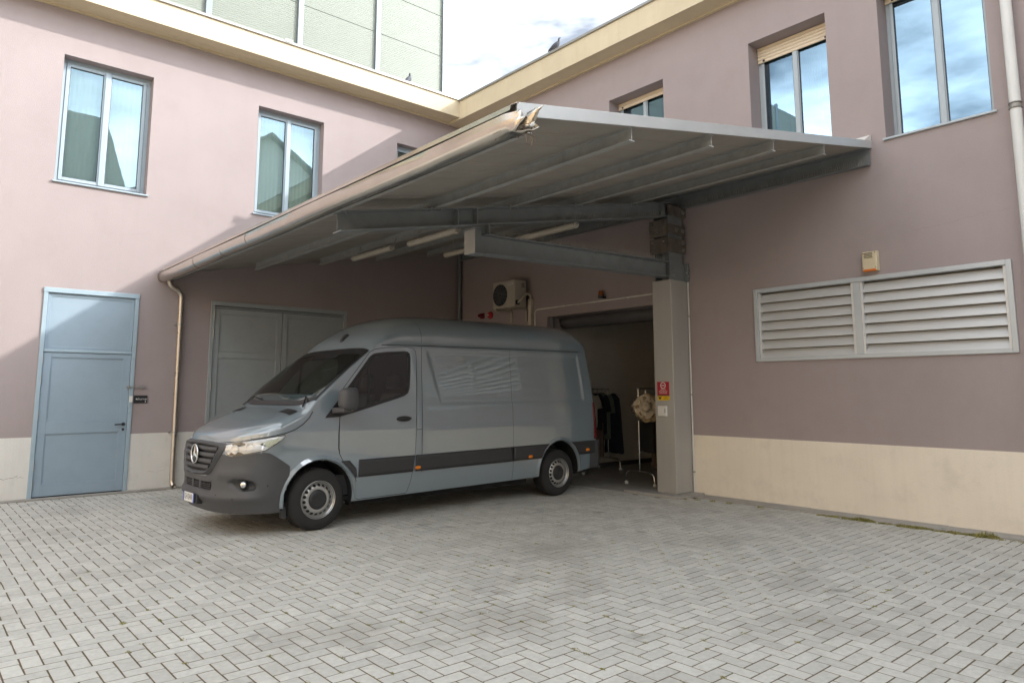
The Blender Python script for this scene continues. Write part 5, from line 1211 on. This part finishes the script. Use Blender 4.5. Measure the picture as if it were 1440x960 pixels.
garment('brown trousers hanging low on the rack beside the van', 'trousers', 1.27,-3.06,1.02,.30,.72,.0,(.10,.068,.052),0,'trousers')
garment('grey green jacket hanging on the rack by the end post', 'jacket', 1.47,-2.99,1.57,.46,.92,.0,(.13,.145,.115),.36,'jacket')
garment('long dark blue dress hanging at the end of the rack', 'dress', 1.80,-3.02,1.56,.34,1.22,.55,(.022,.028,.045),0,'dress')
# ruffled cream hat, seen from above its crown
ht = thing('hat', 'large ruffled cream hat with dark beaded fringe hanging on the rack', 'hat', (.30,-5.22,1.02))
M_hat = mat('cream_felt', (.56,.47,.35), .95, var=.25, vscale=22, bump=.8, bscale=35)
hc_ = Vector((.18,-5.16,1.34)); hax = Vector((-.55,-.80,.10)).normalized(); he = hax.cross(Vector((0,0,1))).normalized(); hg = he.cross(hax); m = MB(); rr = random.Random(11); rows = []
for i,(r_,h_) in enumerate(((.005,.10),(.05,.10),(.075,.085),(.085,.05),(.095,.02),(.13,.012),(.165,.014),(.19,.02),(.205,.012))):
    row = []
    for k in range(65):
        a = 2*math.pi*(k%64)/64; ruf = (.010*math.sin(a*5+i*.7)+.007*math.sin(a*13+i*2.1)+rr.uniform(-.006,.006))*(i>3)
        rd = r_*(1+(.035*math.sin(a*4+1)+.025*math.sin(a*9)+rr.uniform(-.03,.03))*(i>6)); row.append(hc_+(he*math.cos(a)+hg*math.sin(a))*rd+hax*(h_+ruf))
    rows.append(row)
m.grid(rows); m.build('crown_and_brim', M_hat, ht, smooth=True)
m = MB(); rows = []
for i,(r_,h_) in enumerate(((.16,-.005),(.20,-.015),(.235,-.02),(.245,-.03))):
    rows.append([hc_+Vector((.03,-.05,-.02))+(he*math.cos(2*math.pi*(k%64)/64)+hg*math.sin(2*math.pi*(k%64)/64))*r_*(1+.04*math.sin(k*.9))+hax*(h_+.012*math.sin(k*1.1)) for k in range(65)])
m.grid(rows); m.build('under_brim', mat('ochre_felt',(.30,.22,.12),.95,var=.25,vscale=18), ht, smooth=True)
m = MB()
for k in range(70):
    a = rad(150)+rad(250)*k/69; p = hc_+(he*math.cos(a)+hg*math.sin(a))*(.215+rr.uniform(-.015,.03))+hax*rr.uniform(-.03,.01); q = p+Vector((rr.uniform(-.01,.01),rr.uniform(-.01,.01),-rr.uniform(.02,.06))); m.tube([p,q],[.004,.010],5)
fr_ = m.build('beaded_fringe', mat('dark_beads',(.06,.05,.04),.5,var=.6,vscale=60), ht, fixn=False); fr_['kind'] = 'stuff'
m = MB(); m.lathe([(.016,0),(.012,.008),(0,.01)],hc_+hax*.02+he*-.10+hg*.06,hax,10); m.build('button', M_gpipe, ht, smooth=True)
garment('dark brown coat hanging on the rack behind the hat', 'coat', .72,-5.08,1.56,.42,1.30,.12,(.075,.048,.034),.5,'coat')
garment('black skirt hanging on the rack behind the hat', 'skirt', .42,-4.98,1.55,.34,1.0,.10,(.010,.010,.011),0,'skirt')
# leaning board and red crate
bd_ = thing('leaning_board', 'brown board leaning behind the rack with the hat', 'board', (2.05,-4.7,0))
m = MB(); m.hull([(2.25,-4.95,.002),(2.27,-4.95,.002),(2.27,-4.25,.002),(2.25,-4.25,.002)],[(2.52,-4.95,1.3),(2.54,-4.95,1.3),(2.54,-4.25,1.3),(2.52,-4.25,1.3)]); m.build('panel', mat('brown_board',(.16,.09,.06),.7,var=.15,stretch=(1,8,1)), bd_, bevel=.004)
ct = thing('crate', 'red plastic crate on the garage floor behind the column', 'crate', (1.35,-5.78,0))
m = MB(); x0,x1,y0,y1 = 1.1,1.6,-5.95,-5.62
for z0,z1 in ((0.0,.05),(.09,.13),(.17,.21),(.25,.30)): m.box(x0,x1,y0,y0+.012,z0,z1); m.box(x0,x1,y1-.012,y1,z0,z1); m.box(x0,x0+.012,y0+.0125,y1-.0125,z0,z1); m.box(x1-.012,x1,y0+.0125,y1-.0125,z0,z1)
for x in (x0+.015,x1-.03): 
    for y in (y0+.0135,y1-.0265): m.box(x,x+.013,y,y+.013,.0,.30)
m.box(x0+.013,x1-.013,y0+.013,y1-.013,.002,.012); m.build('slatted_sides', M_red, ct)

# ================================================================== pigeons
def pigeon(label, loc, yaw, pitch):
    t = thing('pigeon', label, 'pigeon', loc, rotz=yaw, local=True)
    M_pg = mat('pigeon_grey', (.085,.09,.105), .8, var=.2, vscale=40); M_pd = mat('pigeon_dark', (.015,.018,.024), .6, var=.2, vscale=40)
    def R(p):
        x,y,z = p; z -= .10; c,s_ = math.cos(pitch),math.sin(pitch); return (x*c-z*s_, y, x*s_+z*c+.10)
    # one skin: tail, body, neck, head
    spine = [(-.17,.0,.075,.010,.006),(-.13,0,.083,.030,.010),(-.09,0,.092,.042,.028),(-.04,0,.098,.055,.048),(.02,0,.105,.060,.058),(.07,0,.115,.052,.052),(.10,0,.138,.036,.036),(.115,0,.163,.027,.027),(.125,0,.185,.024,.024),(.135,0,.200,.022,.020),(.150,0,.205,.015,.013),(.160,0,.204,.006,.006),(.175,0,.200,.003,.003)]
    rows = []
    for i,(x,y,z,wy,wz) in enumerate(spine):
        tilt = max(0,min(1,(x-.07)/.05))*(x<.13)
        rows.append([R((x-wz*math.sin(2*math.pi*k/14)*.8*tilt, y+wy*math.cos(2*math.pi*k/14), z+wz*math.sin(2*math.pi*k/14)*(1-.5*tilt))) for k in range(15)])
    m = MB(); m.grid(rows); o = m.build('body', [M_pg,M_pd], t, smooth=True)
    for p in o.data.polygons:
        if p.center.x+W[o].x > .085 or p.center.x+W[o].x < -.13: p.material_index = 1
    for s_ in (-1,1):
        m = MB(); rows = []
        for j in range(7):
            u = j/6; x = .06-.19*u; rows.append([R((x, s_*(.056*(1-.55*u*u)+.005), .125-.035*u-.0)) ,R((x-.01, s_*(.064*(1-.5*u*u)), .105-.02*u)), R((x-.02, s_*(.055*(1-.5*u*u)+.003), .082+.002*u))])
        m.grid(rows); m.build('wing', M_pg, t, smooth=True, solid=.006)
        m = MB(); m.tube([R((.0,s_*.022,.06)),R((-.003,s_*.022,.03)),(R((.0,s_*.022,.03))[0]+.0,s_*.022,.004),(R((.0,s_*.022,.03))[0]+.03,s_*.024,.003)],.004,6); m.build('leg', M_red, t)
    return t
pigeon('pigeon perched on the cornice in front of the ribbed panels', (-1.72,-.36,8.262), rad(20), rad(34))
pigeon('pigeon perched on the roof edge against the sky', (-.36,-3.57,8.246), rad(-62), rad(22))

# ================================================================== weeds, leaves and litter
M_weed = mat('weed_green', (.27,.255,.08), .8, var=.4, vscale=14, dirt=((.44,.32,.12), 9, .8))
m = MB(); rr = random.Random(21)
def tuft(x, y, r, n, h):
    for k in range(n):
        a = rr.uniform(0,2*math.pi); d = r*math.sqrt(rr.random()); px_, py_ = x+d*math.cos(a)*.55, y+d*math.sin(a); hh = h*rr.uniform(.3,1)*(1-.5*d/r)
        b = rr.uniform(0,2*math.pi); ln = rr.uniform(.2,.8)*hh; w_ = rr.uniform(.002,.0055); ex_, ey_ = math.cos(b), math.sin(b)
        p0 = (px_-ey_*w_, py_+ex_*w_, -.004); p1 = (px_+ey_*w_, py_-ex_*w_, -.004); q = (px_+ex_*ln*.5, py_+ey_*ln*.5, hh*.7); e = (px_+ex_*ln, py_+ey_*ln, hh*rr.uniform(.6,1))
        m.add([p0,p1,(q[0]+ey_*w_*.9,q[1]-ex_*w_*.9,q[2]),(q[0]-ey_*w_*.9,q[1]+ex_*w_*.9,q[2]),e],[(0,1,2,3),(3,2,4)])
for k in range(46):
    y = -8.3-2.35*rr.random()**.9
    tuft(-.35-abs(rr.gauss(0,.035)), y, rr.uniform(.02,.09), rr.randint(14,60), rr.uniform(.015,.05))
for y,n,h in ((-8.95,260,.07),(-9.02,200,.06),(-9.45,120,.05),(-9.62,150,.05),(-10.25,240,.06),(-10.32,160,.11),(-8.62,80,.04),(-10.0,70,.04)): tuft(-.36,y,.11,n,h)
for x,y in ((-.55,-6.47),(-.48,-6.62),(-.42,-6.85),(-.40,-7.1),(-.15,-6.5),(-.05,-6.46),(-.40,-7.6)): tuft(x,y,.06,40,.04)
tuft(-.03,-6.44,.035,26,.10)
# moss and shoots in the joints
for k in range(900):
    i, j = rr.randint(-30,40), rr.randint(-10,60); x = X0+i*PW; y = Y0+j*PW
    q = project((x,y,0))
    if x > -.7 or y > -.3 or not q or not (0<q[0]<1): continue
    if rr.random() < (.9 if -6.5<x<-3.2 and y<-5.5 else .35): tuft(x, y, rr.uniform(.02,.05), rr.randint(8,22), rr.uniform(.005,.013))
wd = m.build('weeds', M_weed, fixn=False); wd['kind'] = 'stuff'; wd['label'] = 'dry green weeds along the wall and in the paving joints'; wd['category'] = 'weeds'
m = MB()
for k in range(120):
    x, y = rr.uniform(-7.5,-.6), rr.uniform(-10.5,-5.2)
    if k < 45: x, y = rr.gauss(-3.9,.35), rr.gauss(-6.6,.4)
    s_ = rr.uniform(.004,.013); a = rr.uniform(0,6.3); c,s2 = math.cos(a)*s_, math.sin(a)*s_
    m.add([(x+c,y+s2,.003),(x-s2,y+c*.6,.006),(x-c,y-s2,.003),(x+s2,y-c*.7,.005),(x,y,.010)],[(0,1,4),(1,2,4),(2,3,4),(3,0,4)])
lt_ = m.build('litter', mat('pale_litter',(.58,.56,.52),.9,var=.3,vscale=50), fixn=False); lt_['kind'] = 'stuff'; lt_['label'] = 'scattered pale crumbs and litter on the paving'; lt_['category'] = 'litter'

# ================================================================== what stands behind the camera (seen in glass, paint and metal)
def house(label, x0,x1,y0,y1,h,ridge,wallc,roofc,axis,wins):
    t = thing('neighbour_house', label, 'house', ((x0+x1)/2,(y0+y1)/2,0), 'houses across the yard')
    mw = mat('house_wall_%s'%len(MATS), wallc, .9, var=.06, vscale=.8); mr = mat('house_roof_%s'%len(MATS), roofc, .85, var=.2, vscale=4)
    m = MB(); m.box(x0,x1,y0,y1,-.02,h)
    if axis=='y': xm=(x0+x1)/2; m.add([(x0,y0,h),(x1,y0,h),(xm,y0,ridge),(x0,y1,h),(x1,y1,h),(xm,y1,ridge)],[(0,1,2),(3,5,4)])
    else: ym=(y0+y1)/2; m.add([(x0,y0,h),(x0,y1,h),(x0,ym,ridge),(x1,y0,h),(x1,y1,h),(x1,ym,ridge)],[(0,1,2),(3,5,4)])
    m.build('wall', mw, t, fixn=False)
    m = MB(); o=.5; th=.2
    if axis=='y':
        sl=(ridge-h)/((x1-x0)/2); xm=(x0+x1)/2
        for s_,xe in ((-1,x0-o),(1,x1+o)): ze=h-sl*o; m.hull([(xe,y0-o,ze+.02),(xm,y0-o,ridge+.02),(xm,y1+o,ridge+.02),(xe,y1+o,ze+.02)],[(xe,y0-o,ze+th),(xm,y0-o,ridge+th),(xm,y1+o,ridge+th),(xe,y1+o,ze+th)])
    else:
        sl=(ridge-h)/((y1-y0)/2); ym=(y0+y1)/2
        for ye in (y0-o,y1+o): ze=h-sl*o; m.hull([(x0-o,ye,ze+.02),(x1+o,ye,ze+.02),(x1+o,ym,ridge+.02),(x0-o,ym,ridge+.02)],[(x0-o,ye,ze+th),(x1+o,ye,ze+th),(x1+o,ym,ridge+th),(x0-o,ym,ridge+th)])
    m.build('roof', mr, t)
    for (face,a,z) in wins:
        m = MB()
        if face=='x1': m.box(x1-.1,x1+.01,a-.6,a+.6,z,z+1.7)
        elif face=='y1': m.box(a-.6,a+.6,y1-.1,y1+.01,z,z+1.7)
        m.build('window', M_int, t)
house('ochre house with long eaves standing west of the yard, behind the photographer', -32,-20,-26,6,9.4,12,(.76,.57,.36),(.22,.12,.08),'y',[('x1',y,z) for y in (-20,-15,-10,-5,0) for z in (1.5,5)])  # set nearer, taller and paler to bounce fill onto the right wing
house('grey roofed house standing south of the yard, behind the photographer', -1.5,11,-37,-24,11.4,15.6,(.74,.71,.62),(.28,.27,.25),'y',[('y1',x,z) for x in (1,4.7,8.5) for z in (3,7.2)])
house('pale house with long grey roof standing south of the yard, behind the photographer', -18,-2.6,-36,-24.5,11.6,16.6,(.74,.71,.63),(.30,.29,.27),'x',[('y1',x,z) for x in (-16,-12.5,-9,-5.5) for z in (3,6.8)])
